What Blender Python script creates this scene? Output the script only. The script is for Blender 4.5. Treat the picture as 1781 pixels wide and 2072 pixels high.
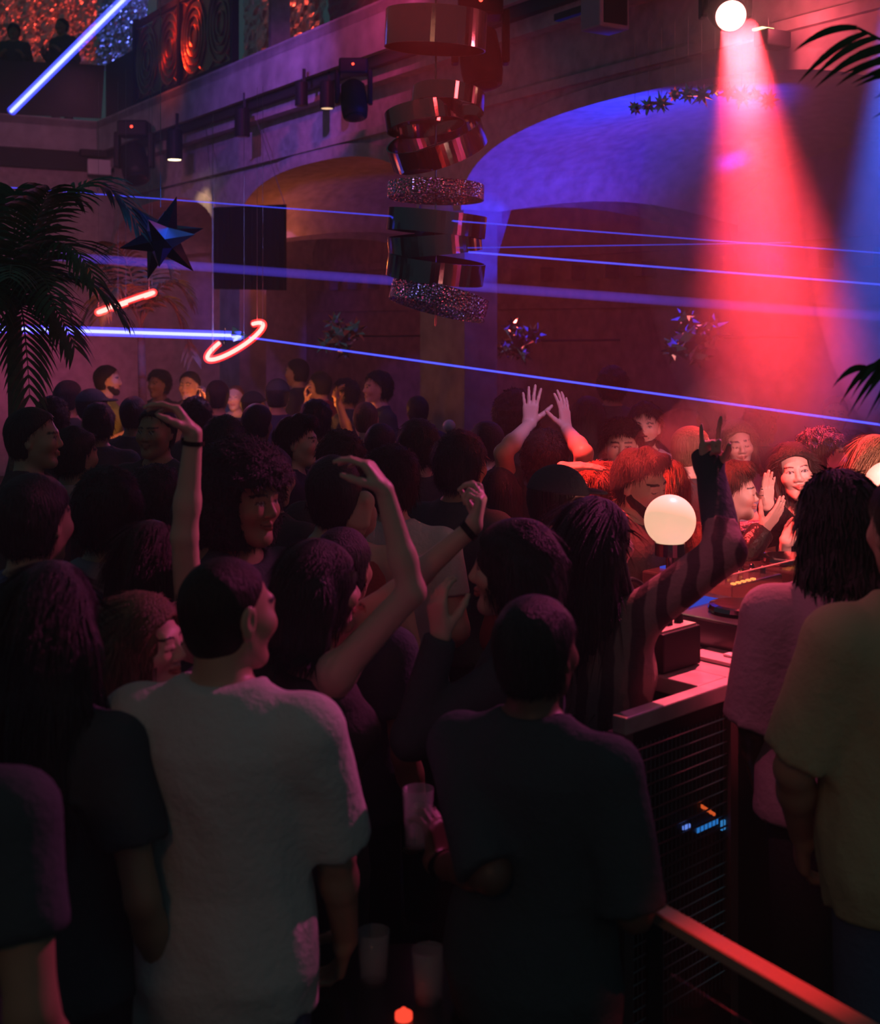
import bpy, bmesh, math, random
import numpy as np
from mathutils import Vector, Matrix, Euler
for o in list(bpy.data.objects): bpy.data.objects.remove(o)
SC = bpy.context.scene
COL = SC.collection
random.seed(7)
# ---------------------------------------------------------------- camera: level, 2.2 m above the dance floor, lens shifted down
FPX, CX, HY, CAMZ = 2600.0, 890.5, 650.0, 2.2
cam = bpy.data.cameras.new('camera'); cam_o = bpy.data.objects.new('camera', cam); COL.objects.link(cam_o)
cam_o.location = (0, 0, CAMZ); cam_o.rotation_euler = (math.radians(90), 0, 0)
cam.sensor_width = 36; cam.sensor_fit = 'AUTO'; cam.lens = FPX * 36 / 2072; cam.shift_y = -(1036 - HY) / 2072
cam.clip_start = .05; cam.dof.use_dof = True; cam.dof.focus_distance = 5.2; cam.dof.aperture_fstop = 3.6
SC.camera = cam_o
def P(px, py, d): return Vector(((px - CX) / FPX * d, d, CAMZ - (py - HY) / FPX * d))
U = Vector((-.5335, .8458, 0)); N = Vector((.8458, .5335, 0)); W0 = Vector((.21, 11, 0))     # along the arcade / into the aisle behind it
def Wp(t, w, z): return W0 + U * t + N * w + Vector((0, 0, z))
# ---------------------------------------------------------------- world and light
SC.view_settings.view_transform = 'Standard'; SC.view_settings.look = 'None'; SC.view_settings.gamma = 1; SC.view_settings.exposure = 0
SC.view_settings.use_curve_mapping = False
world = bpy.data.worlds.new('world'); SC.world = world; world.use_nodes = True
world.node_tree.nodes['Background'].inputs[0].default_value = (.30, .85, 1.0, 1); world.node_tree.nodes['Background'].inputs[1].default_value = .042
SC.cycles.volume_bounces = 0; SC.cycles.use_adaptive_sampling = True; SC.cycles.adaptive_threshold = .02; SC.cycles.max_bounces = 5; SC.cycles.diffuse_bounces = 2; SC.cycles.glossy_bounces = 3; SC.cycles.transmission_bounces = 5; SC.cycles.transparent_max_bounces = 12
SC.cycles.sample_clamp_indirect = 4; SC.cycles.volume_step_rate = 2; SC.cycles.volume_max_steps = 64
RED, BLUE, PURPLE, MAG, WARM, PINK, ORANGE = (1, .042, .06), (.014, .035, 1), (.34, .11, 1), (.85, .06, .34), (1, .62, .24), (1, .30, .45), (1, .30, .06)
def spot(name, at, to, energy, col, angle, blend=.5, r=.05):
    l = bpy.data.lights.new(name, 'SPOT'); l.energy = energy; l.color = col; l.spot_size = math.radians(angle); l.spot_blend = blend; l.shadow_soft_size = r
    o = bpy.data.objects.new(name, l); COL.objects.link(o); o.location = at; o.rotation_euler = (Vector(to) - Vector(at)).to_track_quat('-Z', 'Y').to_euler(); return o
def point(name, at, energy, col, r=.1):
    l = bpy.data.lights.new(name, 'POINT'); l.energy = energy; l.color = col; l.shadow_soft_size = r
    o = bpy.data.objects.new(name, l); COL.objects.link(o); o.location = at; return o
def area(name, at, to, energy, col, sx, sy=None):
    l = bpy.data.lights.new(name, 'AREA'); l.energy = energy; l.color = col; l.size = sx
    if sy: l.shape = 'RECTANGLE'; l.size_y = sy
    o = bpy.data.objects.new(name, l); COL.objects.link(o); o.location = at; o.rotation_euler = (Vector(to) - Vector(at)).to_track_quat('-Z', 'Y').to_euler(); return o
LAMP = P(1476, 20, 7.0)
rb = area('red_beam_light', LAMP + Vector((.02, -.16, -.14)), P(1590, 900, 5.9), 58, RED, .20); rb.data.shape = 'DISK'; rb.data.spread = math.radians(27)
spot('booth_red_light', Vector((1.5, 5.4, 4.7)), P(1465, 1340, 3.7), 2400, (1, .10, .16), 17, .7, .05)
spot('back_pink_light', Vector((-.9, 1.6, 4.4)), P(1585, 1235, 3.2), 120, (1, .13, .30), 13, .8, .06)
spot('pink_wall_light', P(40, 640, 15.5), P(95, 770, 19), 120, (1, .08, .34), 50, .8, .1)
point('lamp_spill', P(1590, 50, 7.55), 14, (1, .10, .14), .05)
spot('hands_violet_light', Vector((1.4, 2.6, 4.5)), P(1108, 836, 5.75), 420, (.75, .35, 1), 7, .6, .04)
spot('added_hoop_red_light', Vector((-1.6, 4.2, 5.0)), P(870, 330, 7.6), 60, (1, .04, .04), 20, .4, .16)  # both red spots are added out of view, for glints on the hoops
spot('added_hoop_red_light', Vector((1.5, 5.0, 4.9)), P(880, 300, 7.6), 45, (1, .05, .05), 20, .4, .14)
spot('added_hoop_blue_light', Vector((2.2, 4.6, 3.4)), P(880, 470, 7.6), 200, (.2, .25, 1), 20, .4, .14)  # added unseen spot, for blue glints on the hoops
spot('star_blue_light', Vector((-.9, 3.6, 3.9)), P(328, 482, 7.8), 1300, (.03, .14, 1), 9, .4, .1)
spot('panel_red_light', Wp(6.3, -1.0, 6.75), Wp(6.3, 0, 5.85), 330, (1, .07, .025), 56, .6, .2)
spot('blue_beam_light', P(1850, -200, 6.1), P(1785, 620, 6.0), 2000, (.02, .12, 1), 17, .6, .06)
spot('pink_front_light', Vector((2.5, 1.0, 3.1)), P(1655, 960, 5.3), 1900, (1, .36, .40), 13, .6, .25)
spot('red_side_light', Vector((-.6, 5.0, 4.4)), P(1370, 950, 5.0), 3000, (1, .05, .05), 29, .6, .06)
spot('magenta_rim_light', Vector((3.0, 5.6, 4.2)), P(560, 1300, 2.8), 520, (1, .10, .42), 23, .6, .05)
spot('purple_crowd_light', Vector((3.2, 8.0, 4.6)), P(620, 900, 6), 38, (.75, .14, .75), 40, .7, .06)
spot('warm_front_light', Vector((-1.2, -2.6, 4.4)), Vector((.1, 2.8, 1.4)), 34, (1, .40, .20), 60, .8, .4)
spot('blue_arch_light', Wp(-3.1, .55, 2.5), Wp(-1.3, .7, 4.0), 750, BLUE, 75, .7, .1)
spot('blue_pier_light', Wp(-4.2, -.9, 3.1), Wp(0, .15, 2.9), 1500, BLUE, 12, .6, .05)
spot('purple_wall_light', Vector((-3.2, 9.5, 6.2)), Wp(3.6, -.2, 4.3), 620, PURPLE, 44, .9, .1)
spot('magenta_wall_light', Vector((-.4, 8.6, 5.9)), Wp(1.6, -.2, 4.9), 520, (.9, .05, .30), 34, .8, .1)
spot('mauve_end_light', Vector((-3.5, 12.5, 4.6)), Vector((-6.0, 19.6, 2.8)), 260, (.80, .20, .46), 60, .8, .2)
for k, (t, z, e, c) in enumerate(((1.5, 2.7, 5, (1, .10, .08)), (4.45, 3.0, 8, (1, .20, .03)), (6.6, 2.8, 10, (1, .15, .12)))):
    point('arch_lamp', Wp(t, .5, z), e, c, .05)
for t, e in ((-3.5, 9), (-1.2, 6), (2.8, 5), (7, 4)): point('aisle_lamp', Wp(t, 1.3, 3.0), e, (1, .14, .12), .2)
for px, d, e in ((215, 10.4, 9), (400, 10.6, 10), (470, 11, 5), (640, 10.6, 6), (745, 10.0, 3)): point('table_candle', P(px, 830, d), e * .45, (1, .26, .05), .03)
# ---------------------------------------------------------------- helpers
def mat(name, col, rough=.6, metal=0, bump=0, scale=20, var=0, spec=.5, emit=None, es=0, alpha=1, trans=0):
    m = bpy.data.materials.new(name); m.use_nodes = True; nt = m.node_tree; b = nt.nodes['Principled BSDF']
    b.inputs['Base Color'].default_value = (*col, 1); b.inputs['Roughness'].default_value = rough; b.inputs['Metallic'].default_value = metal
    b.inputs['Specular IOR Level'].default_value = spec
    if emit: b.inputs['Emission Color'].default_value = (*emit, 1); b.inputs['Emission Strength'].default_value = es
    if trans: b.inputs['Transmission Weight'].default_value = trans
    if alpha < 1: b.inputs['Alpha'].default_value = alpha
    if bump or var:
        tc = nt.nodes.new('ShaderNodeTexCoord'); n = nt.nodes.new('ShaderNodeTexNoise'); n.inputs['Scale'].default_value = scale; n.inputs['Detail'].default_value = 5
        nt.links.new(tc.outputs['Object'], n.inputs['Vector'])
        if bump:
            bp = nt.nodes.new('ShaderNodeBump'); bp.inputs['Strength'].default_value = bump; bp.inputs['Distance'].default_value = .02
            nt.links.new(n.outputs['Fac'], bp.inputs['Height']); nt.links.new(bp.outputs['Normal'], b.inputs['Normal'])
        if var:
            r = nt.nodes.new('ShaderNodeValToRGB'); r.color_ramp.elements[0].color = (*[c * (1 - var) for c in col], 1); r.color_ramp.elements[1].color = (*[min(1, c * (1 + var)) for c in col], 1)
            r.color_ramp.elements[0].position = .3; r.color_ramp.elements[1].position = .7
            nt.links.new(n.outputs['Fac'], r.inputs['Fac']); nt.links.new(r.outputs['Color'], b.inputs['Base Color'])
    return m
def emis(name, col, s):
    m = bpy.data.materials.new(name); m.use_nodes = True; nt = m.node_tree; nt.nodes.clear()
    e = nt.nodes.new('ShaderNodeEmission'); e.inputs[0].default_value = (*col, 1); e.inputs[1].default_value = s
    o = nt.nodes.new('ShaderNodeOutputMaterial'); nt.links.new(e.outputs[0], o.inputs[0]); return m
def volm(name, col, s=0, scat=None, dens=0, an=0):
    m = bpy.data.materials.new(name); m.use_nodes = True; nt = m.node_tree; nt.nodes.clear(); o = nt.nodes.new('ShaderNodeOutputMaterial')
    if s: e = nt.nodes.new('ShaderNodeEmission'); e.inputs[0].default_value = (*col, 1); e.inputs[1].default_value = s
    else: e = nt.nodes.new('ShaderNodeVolumeScatter'); e.inputs['Color'].default_value = (*col, 1); e.inputs['Density'].default_value = dens; e.inputs['Anisotropy'].default_value = an
    nt.links.new(e.outputs[0], o.inputs['Volume']); return m
def link(name, me, parent=None, m=None):
    o = bpy.data.objects.new(name, me); COL.objects.link(o)
    if parent is not None: o.parent = parent
    if m is not None: me.materials.clear(); me.materials.append(m)
    return o
def tag(o, label, cat, group=None, kind=None):
    o['label'] = label; o['category'] = cat
    if group: o['group'] = group
    if kind: o['kind'] = kind
    return o
def empty(name, loc, label, cat, group=None, rot=(0, 0, 0)):
    o = bpy.data.objects.new(name, None); COL.objects.link(o); o.location = loc; o.rotation_euler = rot; return tag(o, label, cat, group)
class B:
    """collects shapes into one mesh"""
    def __init__(s): s.bm = bmesh.new()
    def quad(s, *pts): s.bm.faces.new([s.bm.verts.new(p) for p in pts]); return s
    def hexa(s, p):   # 8 points: bottom ring, top ring
        v = [s.bm.verts.new(q) for q in p]
        for f in ((3, 2, 1, 0), (4, 5, 6, 7), (0, 1, 5, 4), (1, 2, 6, 5), (2, 3, 7, 6), (3, 0, 4, 7)): s.bm.faces.new([v[i] for i in f])
        return s
    def box(s, c, d, rot=None):
        r = Matrix.Identity(3) if rot is None else rot; c = Vector(c)
        return s.hexa([c + r @ Vector((x * d[0] / 2, y * d[1] / 2, z * d[2] / 2)) for z in (-1, 1) for x, y in ((-1, -1), (1, -1), (1, 1), (-1, 1))])
    def wbox(s, t0, t1, w0, w1, z0, z1): return s.hexa([Wp(t, w, z) for z in (z0, z1) for t, w in ((t0, w0), (t0, w1), (t1, w1), (t1, w0))])
    def tube(s, pts, r, n=8, cap=True, closed=False):
        pts = [Vector(p) for p in pts]; rs = r if hasattr(r, '__len__') else [r] * len(pts); rings = []; m = len(pts); pa = None
        for i, p in enumerate(pts):
            a = pts[(i - 1) % m] if closed or i > 0 else p; b = pts[(i + 1) % m] if closed or i < m - 1 else p
            t = (b - a).normalized()
            if pa is None: pa = t.orthogonal().normalized()
            pa = (pa - t * pa.dot(t)).normalized(); q = t.cross(pa)
            rings.append([s.bm.verts.new(p + (pa * math.cos(2 * math.pi * k / n) + q * math.sin(2 * math.pi * k / n)) * rs[i]) for k in range(n)])
        for i in range(m if closed else m - 1):
            A, Bq = rings[i], rings[(i + 1) % m]
            for k in range(n): s.bm.faces.new((A[k], A[(k + 1) % n], Bq[(k + 1) % n], Bq[k]))
        if cap and not closed: s.bm.faces.new(rings[0][::-1]); s.bm.faces.new(rings[-1])
        return s
    def lathe(s, prof, n=24, M=None):
        M = M or Matrix.Identity(4); rings = []
        for r, z in prof: rings.append([s.bm.verts.new(M @ Vector((r * math.cos(2 * math.pi * k / n), r * math.sin(2 * math.pi * k / n), z))) for k in range(n)])
        for A, Bq in zip(rings, rings[1:]):
            for k in range(n): s.bm.faces.new((A[k], A[(k + 1) % n], Bq[(k + 1) % n], Bq[k]))
        s.bm.faces.new(rings[0][::-1]); s.bm.faces.new(rings[-1]); return s
    def sphere(s, c, r, n=24):
        bmesh.ops.create_uvsphere(s.bm, u_segments=n, v_segments=n * 2 // 3, radius=1, matrix=Matrix.Translation(c) @ Matrix.Diagonal((*(r if hasattr(r, '__len__') else (r, r, r)), 1))); return s
    def build(s, name, m, parent=None, smooth=False, bevel=0):
        if bevel: bmesh.ops.bevel(s.bm, geom=s.bm.edges[:], offset=bevel, segments=2, affect='EDGES', profile=.5)
        bmesh.ops.recalc_face_normals(s.bm, faces=s.bm.faces[:])
        me = bpy.data.meshes.new(name); s.bm.to_mesh(me); s.bm.free()
        if smooth: me.polygons.foreach_set('use_smooth', [True] * len(me.polygons))
        return link(name, me, parent, m)
def struct(o): o['kind'] = 'structure'; return o
def look(v): return Vector(v).to_track_quat('Z', 'Y').to_matrix()

PLASTER = mat('plaster', (.42, .37, .36), .85, bump=.5, scale=9, var=.22); STONE = mat('stone', (.28, .25, .27), .85, bump=.6, scale=5, var=.3)
BRICK = mat('aisle_wall', (.24, .14, .18), .9, bump=.6, scale=6, var=.35); DARK = mat('dark_paint', (.02, .02, .024), .6); BLACK = mat('black_plastic', (.010, .011, .014), .5, spec=.15)
FLOORM = mat('dark_floor', (.03, .026, .026), .45, bump=.1, scale=12); CONC = mat('concrete', (.40, .37, .38), .85, bump=.4, scale=4, var=.28)
# ---------------------------------------------------------------- the room
fl = B(); fl.quad((-14, -4, 0), (10, -4, 0), (10, 26, 0), (-14, 26, 0)); struct(fl.build('floor', FLOORM))
def arch_z(x, L, spring, rise, p=2.5): q = min(1, abs(2 * x / L - 1)); return spring + rise * (1 - q ** p) ** (1 / p)
ZT = 4.66; AD = 2.9
BAYS = ((-4.7, 0, 3.15, .66), (.73, 4.8, 3.15, .70), (5.4, 9.4, 3.1, .72)); PIERS = ((-5.5, -4.7), (0, .73), (4.8, 5.4))
w = B(); nseg = 40
for a, b, sp, ri in BAYS:
    L = b - a
    for i in range(nseg):
        # denser near the springing
        f0, f1 = [.5 - .5 * math.cos(math.pi * k / nseg) for k in (i, i + 1)]; t0, t1 = a + L * f0, a + L * f1
        z0, z1 = arch_z(t0 - a, L, sp, ri), arch_z(t1 - a, L, sp, ri)
        w.quad(Wp(t0, 0, z0), Wp(t1, 0, z1), Wp(t1, 0, ZT), Wp(t0, 0, ZT)); w.quad(Wp(t0, .34, z0), Wp(t1, .34, z1), Wp(t1, .34, ZT), Wp(t0, .34, ZT))
        w.quad(Wp(t0, 0, z0), Wp(t1, 0, z1), Wp(t1, .34, z1), Wp(t0, .34, z0))
for a, b in PIERS: w.wbox(a, b, 0, .34, 3.15, ZT)
struct(w.build('wall_right', PLASTER))
for k, (a, b) in enumerate(PIERS):
    p = B(); p.wbox(a, b, 0, .34, .0, 3.15); p.wbox(a - .03, b + .03, -.03, .37, 3.04, 3.15); p.wbox(a - .05, b + .05, -.05, .39, 0, .18)
    struct(p.build('pillar', STONE))
for k, (a, b, sp, ri) in enumerate(BAYS):     # raised band around each arch
    p = B(); L = b - a; prev = None
    for i in range(nseg + 1):
        f = .5 - .5 * math.cos(math.pi * i / nseg); t = a + L * f; z = arch_z(t - a, L, sp, ri)
        c = (t - (a + b) / 2) / (L / 2); nx, nz = .5 * c * abs(c), 1; l = math.hypot(nx, nz); to, zo = t + .13 * nx / l, z + .13 * nz / l
        cur = (Wp(t, -.035, z), Wp(to, -.035, zo), Wp(t, 0, z), Wp(to, 0, zo))
        if prev: p.quad(prev[0], cur[0], cur[1], prev[1]); p.quad(prev[0], cur[0], cur[2], prev[2]); p.quad(prev[1], cur[1], cur[3], prev[3])
        prev = cur
    struct(p.build('trim_%d' % (k + 1), PLASTER))
p = B(); p.wbox(-6, 9.4, -.05, 0, 3.98, 4.05); struct(p.build('trim_4', PLASTER))
# aisle behind the arches: vaults, back wall with corbels, cross beams
p = B()
for a, b, sp, ri in BAYS:
    L = b - a
    for i in range(nseg):
        f0, f1 = [.5 - .5 * math.cos(math.pi * k / nseg) for k in (i, i + 1)]; t0, t1 = a + L * f0, a + L * f1
        for j in range(8):
            w0, w1 = .34 + AD * j / 8, .34 + AD * (j + 1) / 8; g0, g1 = [.16 * math.sin(math.pi * q / 8) for q in (j, j + 1)]
            z00, z10 = [arch_z(t - a, L, sp, ri) for t in (t0, t1)]
            p.quad(Wp(t0, w0, z00 + g0), Wp(t1, w0, z10 + g0), Wp(t1, w1, z10 + g1), Wp(t0, w1, z00 + g1))
struct(p.build('ceiling', PLASTER, smooth=True))
p = B(); p.wbox(-6.5, 11, .34 + AD, .6 + AD, 0, 4.6)
struct(p.build('wall_back', BRICK))
p = B(); p.wbox(-6.5, 9.4, .26 + AD, .34 + AD, 2.95, 3.05); p.wbox(-6.5, 9.4, .29 + AD, .34 + AD, 2.35, 2.42); struct(p.build('trim_5', BRICK))
p = B()
for i in range(26): t = -6 + i * .6; p.wbox(t, t + .16, .14 + AD, .34 + AD, 2.68, 2.84)
struct(p.build('trim_6', BRICK))
for a, b in PIERS[1:]:
    p = B(); n = 20
    for i in range(n):
        f0, f1 = i / n, (i + 1) / n; w0, w1 = .34 + AD * f0, .34 + AD * f1; z0, z1 = [arch_z(AD * f, AD, 2.75, .75) for f in (f0, f1)]
        for t in (a, b): p.quad(Wp(t, w0, z0), Wp(t, w1, z1), Wp(t, w1, 4.3), Wp(t, w0, 4.3))
        p.quad(Wp(a, w0, z0), Wp(a, w1, z1), Wp(b, w1, z1), Wp(b, w0, z0))
    struct(p.build('trim_7', BRICK))
# gallery front, its soffit and shadow gap; the end wall with its own gallery
p = B(); p.wbox(-7, 9.35, -.28, .34, 4.66, 5.12); struct(p.build('wall_gallery', CONC))
p = B(); p.wbox(-7, 9.30, -.22, .0, 4.56, 4.66); struct(p.build('trim_8', DARK))
p = B(); p.wbox(-7, 9.30, -.14, .0, 4.44, 4.56); struct(p.build('trim_9', PLASTER))
p = B(); p.wbox(9.35, 9.75, -9, .0, 4.66, 5.12); struct(p.build('wall_end_gallery', CONC))
p = B(); p.wbox(9.42, 9.75, -9, 0, 4.40, 4.66); struct(p.build('trim_10', DARK))
p = B(); p.wbox(9.6, 9.9, -9, 3.4, 0, 4.66); struct(p.build('wall_left', PLASTER))
p = B(); p.wbox(-7, 14, -.28, 4, 5.0, 5.1); p.wbox(9.35, 14, -9, -.28, 5.0, 5.1); struct(p.build('gallery_floor', CONC))
# ---------------------------------------------------------------- materials of things
CHROME = mat('chrome', (.22, .21, .24), .10, 1, bump=.05, scale=6); MIRROR = mat('mirror_film', (.75, .75, .8), .06, 1); BRONZE = mat('bronze', (.55, .30, .18), .3, 1, bump=.6, scale=14)
FOIL = mat('foil', (.75, .72, .72), .28, 1, bump=1.0, scale=7); WIRE = mat('wire', (.35, .33, .34), .4, .8); WHITEP = mat('white_plastic', (.75, .72, .72), .45)
GLASS = mat('clear_glass', (.95, .97, 1), .03, trans=1.0); LEAF = mat('palm_leaf', (.045, .085, .03), .45, var=.4, scale=30); LEAF2 = mat('dry_palm_leaf', (.22, .15, .06), .5, var=.3, scale=30); BARK = mat('palm_bark', (.16, .11, .07), .9, bump=.8, scale=25)
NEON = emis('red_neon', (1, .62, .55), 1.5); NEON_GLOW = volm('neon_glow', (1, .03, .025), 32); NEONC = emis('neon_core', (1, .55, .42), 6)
LENS_RED = emis('red_lens', (1, .30, .25), 14); LENS_WARM = emis('warm_lens', (1, .75, .42), 7); LED = emis('led_red', (1, .05, .03), 5); LEDG = emis('led_green', (.25, 1, .15), 2)
GLOBE = emis('lamp_globe', (1, .62, .40), 1.15)
def plaster_globe():
    m = mat('opal_glass', (.85, .80, .74), .35, emit=(1, .60, .38), es=.80); return m
OPAL = plaster_globe()

# ---------------------------------------------------------------- chandelier of tilted metal hoops
def hoop(R, h, n=72, th=.008):
    b = B(); pts = [(R, -h / 2), (R, h / 2), (R - th, h / 2), (R - th, -h / 2)]; V_ = []
    for k in range(n):
        a = 2 * math.pi * k / n; V_.append([b.bm.verts.new((r * math.cos(a), r * math.sin(a), z)) for r, z in pts])
    for k in range(n):
        A, C_ = V_[k], V_[(k + 1) % n]
        for j in range(4): b.bm.faces.new((A[j], C_[j], C_[(j + 1) % 4], A[(j + 1) % 4]))
    return b
CD = 7.6; cc = P(882, 360, CD)
ch = empty('chandelier', P(882, 640, CD), 'tall hanging chandelier of tilted polished metal hoops strung on one rod', 'chandelier')
def on(root, o):
    o.parent = root; o.matrix_parent_inverse = Matrix.Translation(root.location).inverted() if root.rotation_euler[:] == (0, 0, 0) else root.matrix_world.inverted(); return o
b = B(); b.tube([P(882, -700, CD), P(882, 660, CD)], .006, 8); on(ch, b.build('rod', CHROME))
def glitter():
    m = bpy.data.materials.new('rhinestone_band'); m.use_nodes = True; nt = m.node_tree; bs = nt.nodes['Principled BSDF']; bs.inputs['Metallic'].default_value = 1; bs.inputs['Roughness'].default_value = .2; bs.inputs['Base Color'].default_value = (.5, .42, .45, 1)
    tc = nt.nodes.new('ShaderNodeTexCoord'); v = nt.nodes.new('ShaderNodeTexVoronoi'); v.inputs['Scale'].default_value = 60; bp = nt.nodes.new('ShaderNodeBump'); bp.inputs['Strength'].default_value = 1; bp.inputs['Distance'].default_value = .02
    nt.links.new(tc.outputs['Object'], v.inputs['Vector']); nt.links.new(v.outputs['Distance'], bp.inputs['Height']); nt.links.new(bp.outputs['Normal'], bs.inputs['Normal']); return m
GLIT = glitter()
for px, py, wd, hp, rx, ry, m in ((882, 62, 206, 74, 4, 3, CHROME), (906, 205, 150, 36, -10, 6, CHROME), (860, 240, 160, 38, -6, -8, CHROME), (884, 292, 200, 46, 22, -19, CHROME), (882, 388, 196, 30, -2, 2, GLIT),
                                 (884, 452, 200, 44, 2, 6, CHROME), (880, 492, 190, 40, 6, -5, CHROME), (882, 545, 198, 44, 7, 7, CHROME), (888, 608, 200, 40, -6, 14, GLIT)):
    o = hoop(wd / 2 / FPX * CD, hp / FPX * CD).build('hoop', m, smooth=False)
    for f in o.data.polygons: f.use_smooth = False
    o.location = P(px, py, CD); o.rotation_euler = (math.radians(rx), math.radians(ry), 0); on(ch, o)
    bb = B(); bb.tube([P(px, py, CD) + Vector((-wd / 2 / FPX * CD * math.cos(math.radians(ry)), 0, wd / 2 / FPX * CD * math.sin(math.radians(ry)))), P(px, py, CD) + Vector((wd / 2 / FPX * CD * math.cos(math.radians(ry)), 0, -wd / 2 / FPX * CD * math.sin(math.radians(ry))))], .004, 6)
    on(o, bb.build('spoke', CHROME)) if False else on(ch, bb.build('spoke', CHROME))

# ---------------------------------------------------------------- lasers: glowing beams
def laser(px0, py0, d0, px1, py1, d1, r, col, s, label, core=True):
    a, c = P(px0, py0, d0), P(px1, py1, d1)
    b = B(); b.tube([a, c], r, 16); o = b.build('laser_beam', volm('laser_glow', col, s)); tag(o, label, 'laser beam')
    if core: k = B(); k.tube([a, c], r * .34, 10); on2 = k.build('core', emis('laser_core', core if isinstance(core, tuple) else (.20, .22, 1), s * r * .9)); on2.parent = o
    return o
LB = (.045, .06, 1)
laser(-25, 376, 9, 1830, 515.6, 6.2, .0052, LB, 75, 'thin blue laser beam crossing the whole room, highest of the long beams', (.10, .12, 1))
laser(946, 501.5, 7.3, 1600, 491, 7.0, .0045, LB, 60, 'thin blue laser beam running level from the chandelier into the red light', (.10, .12, 1))
laser(948, 510, 7.3, 1830, 579.5, 6.4, .0070, LB, 80, 'thin blue laser beam sloping down to the right from the chandelier', (.16, .2, 1))
laser(110, 518, 9.2, 1840, 644, 8.2, .034, (.13, .07, 1), 4.2, 'wide faint violet laser beam passing behind the star and the chandelier', False)
laser(-40, 663.6, 8.6, 488, 679.5, 8.6, .032, LB, 46, 'thick bright blue laser beam ending at the red neon hoop', (.65, .70, 1))
laser(505, 683, 8.6, 1830, 866, 6.0, .0075, LB, 90, 'thin blue laser beam running from the red neon hoop down over the dancers', (.16, .25, 1))
laser(262, -12, 12, 22, 226, 13, .048, LB, 34, 'thick blue laser beam slanting down in front of the gallery', (.65, .70, 1))

# ---------------------------------------------------------------- neon hoops on wires, the first with a prism
def neon(cx, cy, d, R, rot, label, gap, prism):
    e = empty('neon_hoop', P(cx, cy, d), label, 'neon light'); rm = Euler([math.radians(q) for q in rot]).to_matrix(); c = P(cx, cy, d)
    ring = [c + rm @ Vector((R * math.cos(a), R * math.sin(a), 0)) for a in np.radians(np.linspace(gap[0], gap[1], 64))]
    b = B(); b.tube(ring, .013, 10); on(e, b.build('neon_tube', NEON, smooth=True)); nt_ = [q for q in e.children if q.name.startswith('neon_tube')][0]; b = B(); b.tube(ring, .028, 12); b.build('glow_halo', NEON_GLOW, nt_, smooth=True)  # the wider emissive tube paints a red halo around the neon
    for k in (8, 32, 56): point('neon_light', ring[k], 3.0, (1, .06, .04), .04)
    for k in (4, 20, 36, 50, 60):
        b = B(); b.tube([ring[k], ring[k] + Vector((0, 0, 1.6))], .0012, 5); on(e, b.build('wire', WIRE))
    if prism:
        point('added_prism_glow', P(470, 676, d) + Vector((0, -.12, 0)), 4, (.25, .3, 1), .02)  # added point light, stands in for laser light scattered by the prism
        b = B(); t = P(505, 682, d); q = [P(470, 660, d) + Vector((0, .03, 0)), P(470, 692, d) + Vector((0, .03, 0)), P(470, 676, d) + Vector((0, -.05, 0))]
        b.quad(t, q[0], q[1]); b.quad(t, q[1], q[2]); b.quad(t, q[2], q[0]); b.quad(*q); on(e, b.build('prism', GLASS))
        b = B(); b.tube([P(455, 664, d), P(455, 696, d)], .006, 6); b.tube([q[0], t, q[1], q[0]], .003, 5); on(e, b.build('prism_holder', CHROME))
    return e
neon(476, 690, 8.6, .215, (18, -30, 0), 'red neon hoop with a gap, hanging on wires around a prism', (125, 410), True)
neon(255, 612, 9.0, .20, (4, -20, 0), 'red neon hoop seen edge on beside the palm fronds', (100, 420), False)

# ---------------------------------------------------------------- faceted star and the mirror crystals on the back wall
def star(c, R, r0, seed, M=None, lengths=None):
    b = B(); bmesh.ops.create_icosphere(b.bm, subdivisions=1, radius=r0); rg = random.Random(seed)
    faces = list(b.bm.faces)[:]
    if lengths is None: pick = faces
    else: pick = faces
    for f in pick:
        n = f.normal.copy(); cen = f.calc_center_median(); k = rg.uniform(.75, 1.1); apex = b.bm.verts.new(cen + n * (R * k - cen.length)); vs = list(f.verts); b.bm.faces.remove(f)
        for i in range(3): b.bm.faces.new((vs[i], vs[(i + 1) % 3], apex))
    bmesh.ops.rotate(b.bm, verts=b.bm.verts[:], cent=(0, 0, 0), matrix=Euler([rg.uniform(0, 6) for _ in range(3)]).to_matrix())
    bmesh.ops.translate(b.bm, verts=b.bm.verts[:], vec=c); return b
def bigstar(c, R, r0, rot):
    """twelve pointed star: a pyramid on each face of a dodecahedron"""
    b = B(); bmesh.ops.create_icosphere(b.bm, subdivisions=1, radius=1); ico = [v.co.normalized() for v in b.bm.verts]; fc = [(f.normal.copy(), [v.index for v in f.verts]) for f in b.bm.faces]
    b.bm.clear(); dod = [(n.normalized(), ids) for n, ids in fc]; rm = Euler([math.radians(q) for q in rot]).to_matrix()
    bv = [b.bm.verts.new(rm @ (n * r0) + Vector(c)) for n, _ in dod]
    for i, v in enumerate(ico):
        ring = [k for k, (n, ids) in enumerate(dod) if i in ids]; ax = v.orthogonal().normalized(); ay = v.cross(ax)
        ring.sort(key=lambda k: math.atan2(dod[k][0].dot(ay), dod[k][0].dot(ax))); ap = b.bm.verts.new(rm @ (v * R) + Vector(c))
        for q in range(5): b.bm.faces.new((bv[ring[q]], bv[ring[(q + 1) % 5]], ap))
    return b
STARM = mat('dark_mirror', (.035, .038, .05), .25, 1)
o = bigstar(P(328, 482, 7.8), .275, .11, (22, 10, 40)).build('star_ornament', STARM); o.data.materials.append(mat('blue_glint_facet', (.55, .6, .75), .35, 1))  # second, lighter material paints blue reflections onto a few facets
cand = sorted(((f.center - P(tx, ty, 7.62)).length, f.index) for f in o.data.polygons for tx, ty in ((300, 440), (352, 478)) if f.normal.y < -.25)
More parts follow.
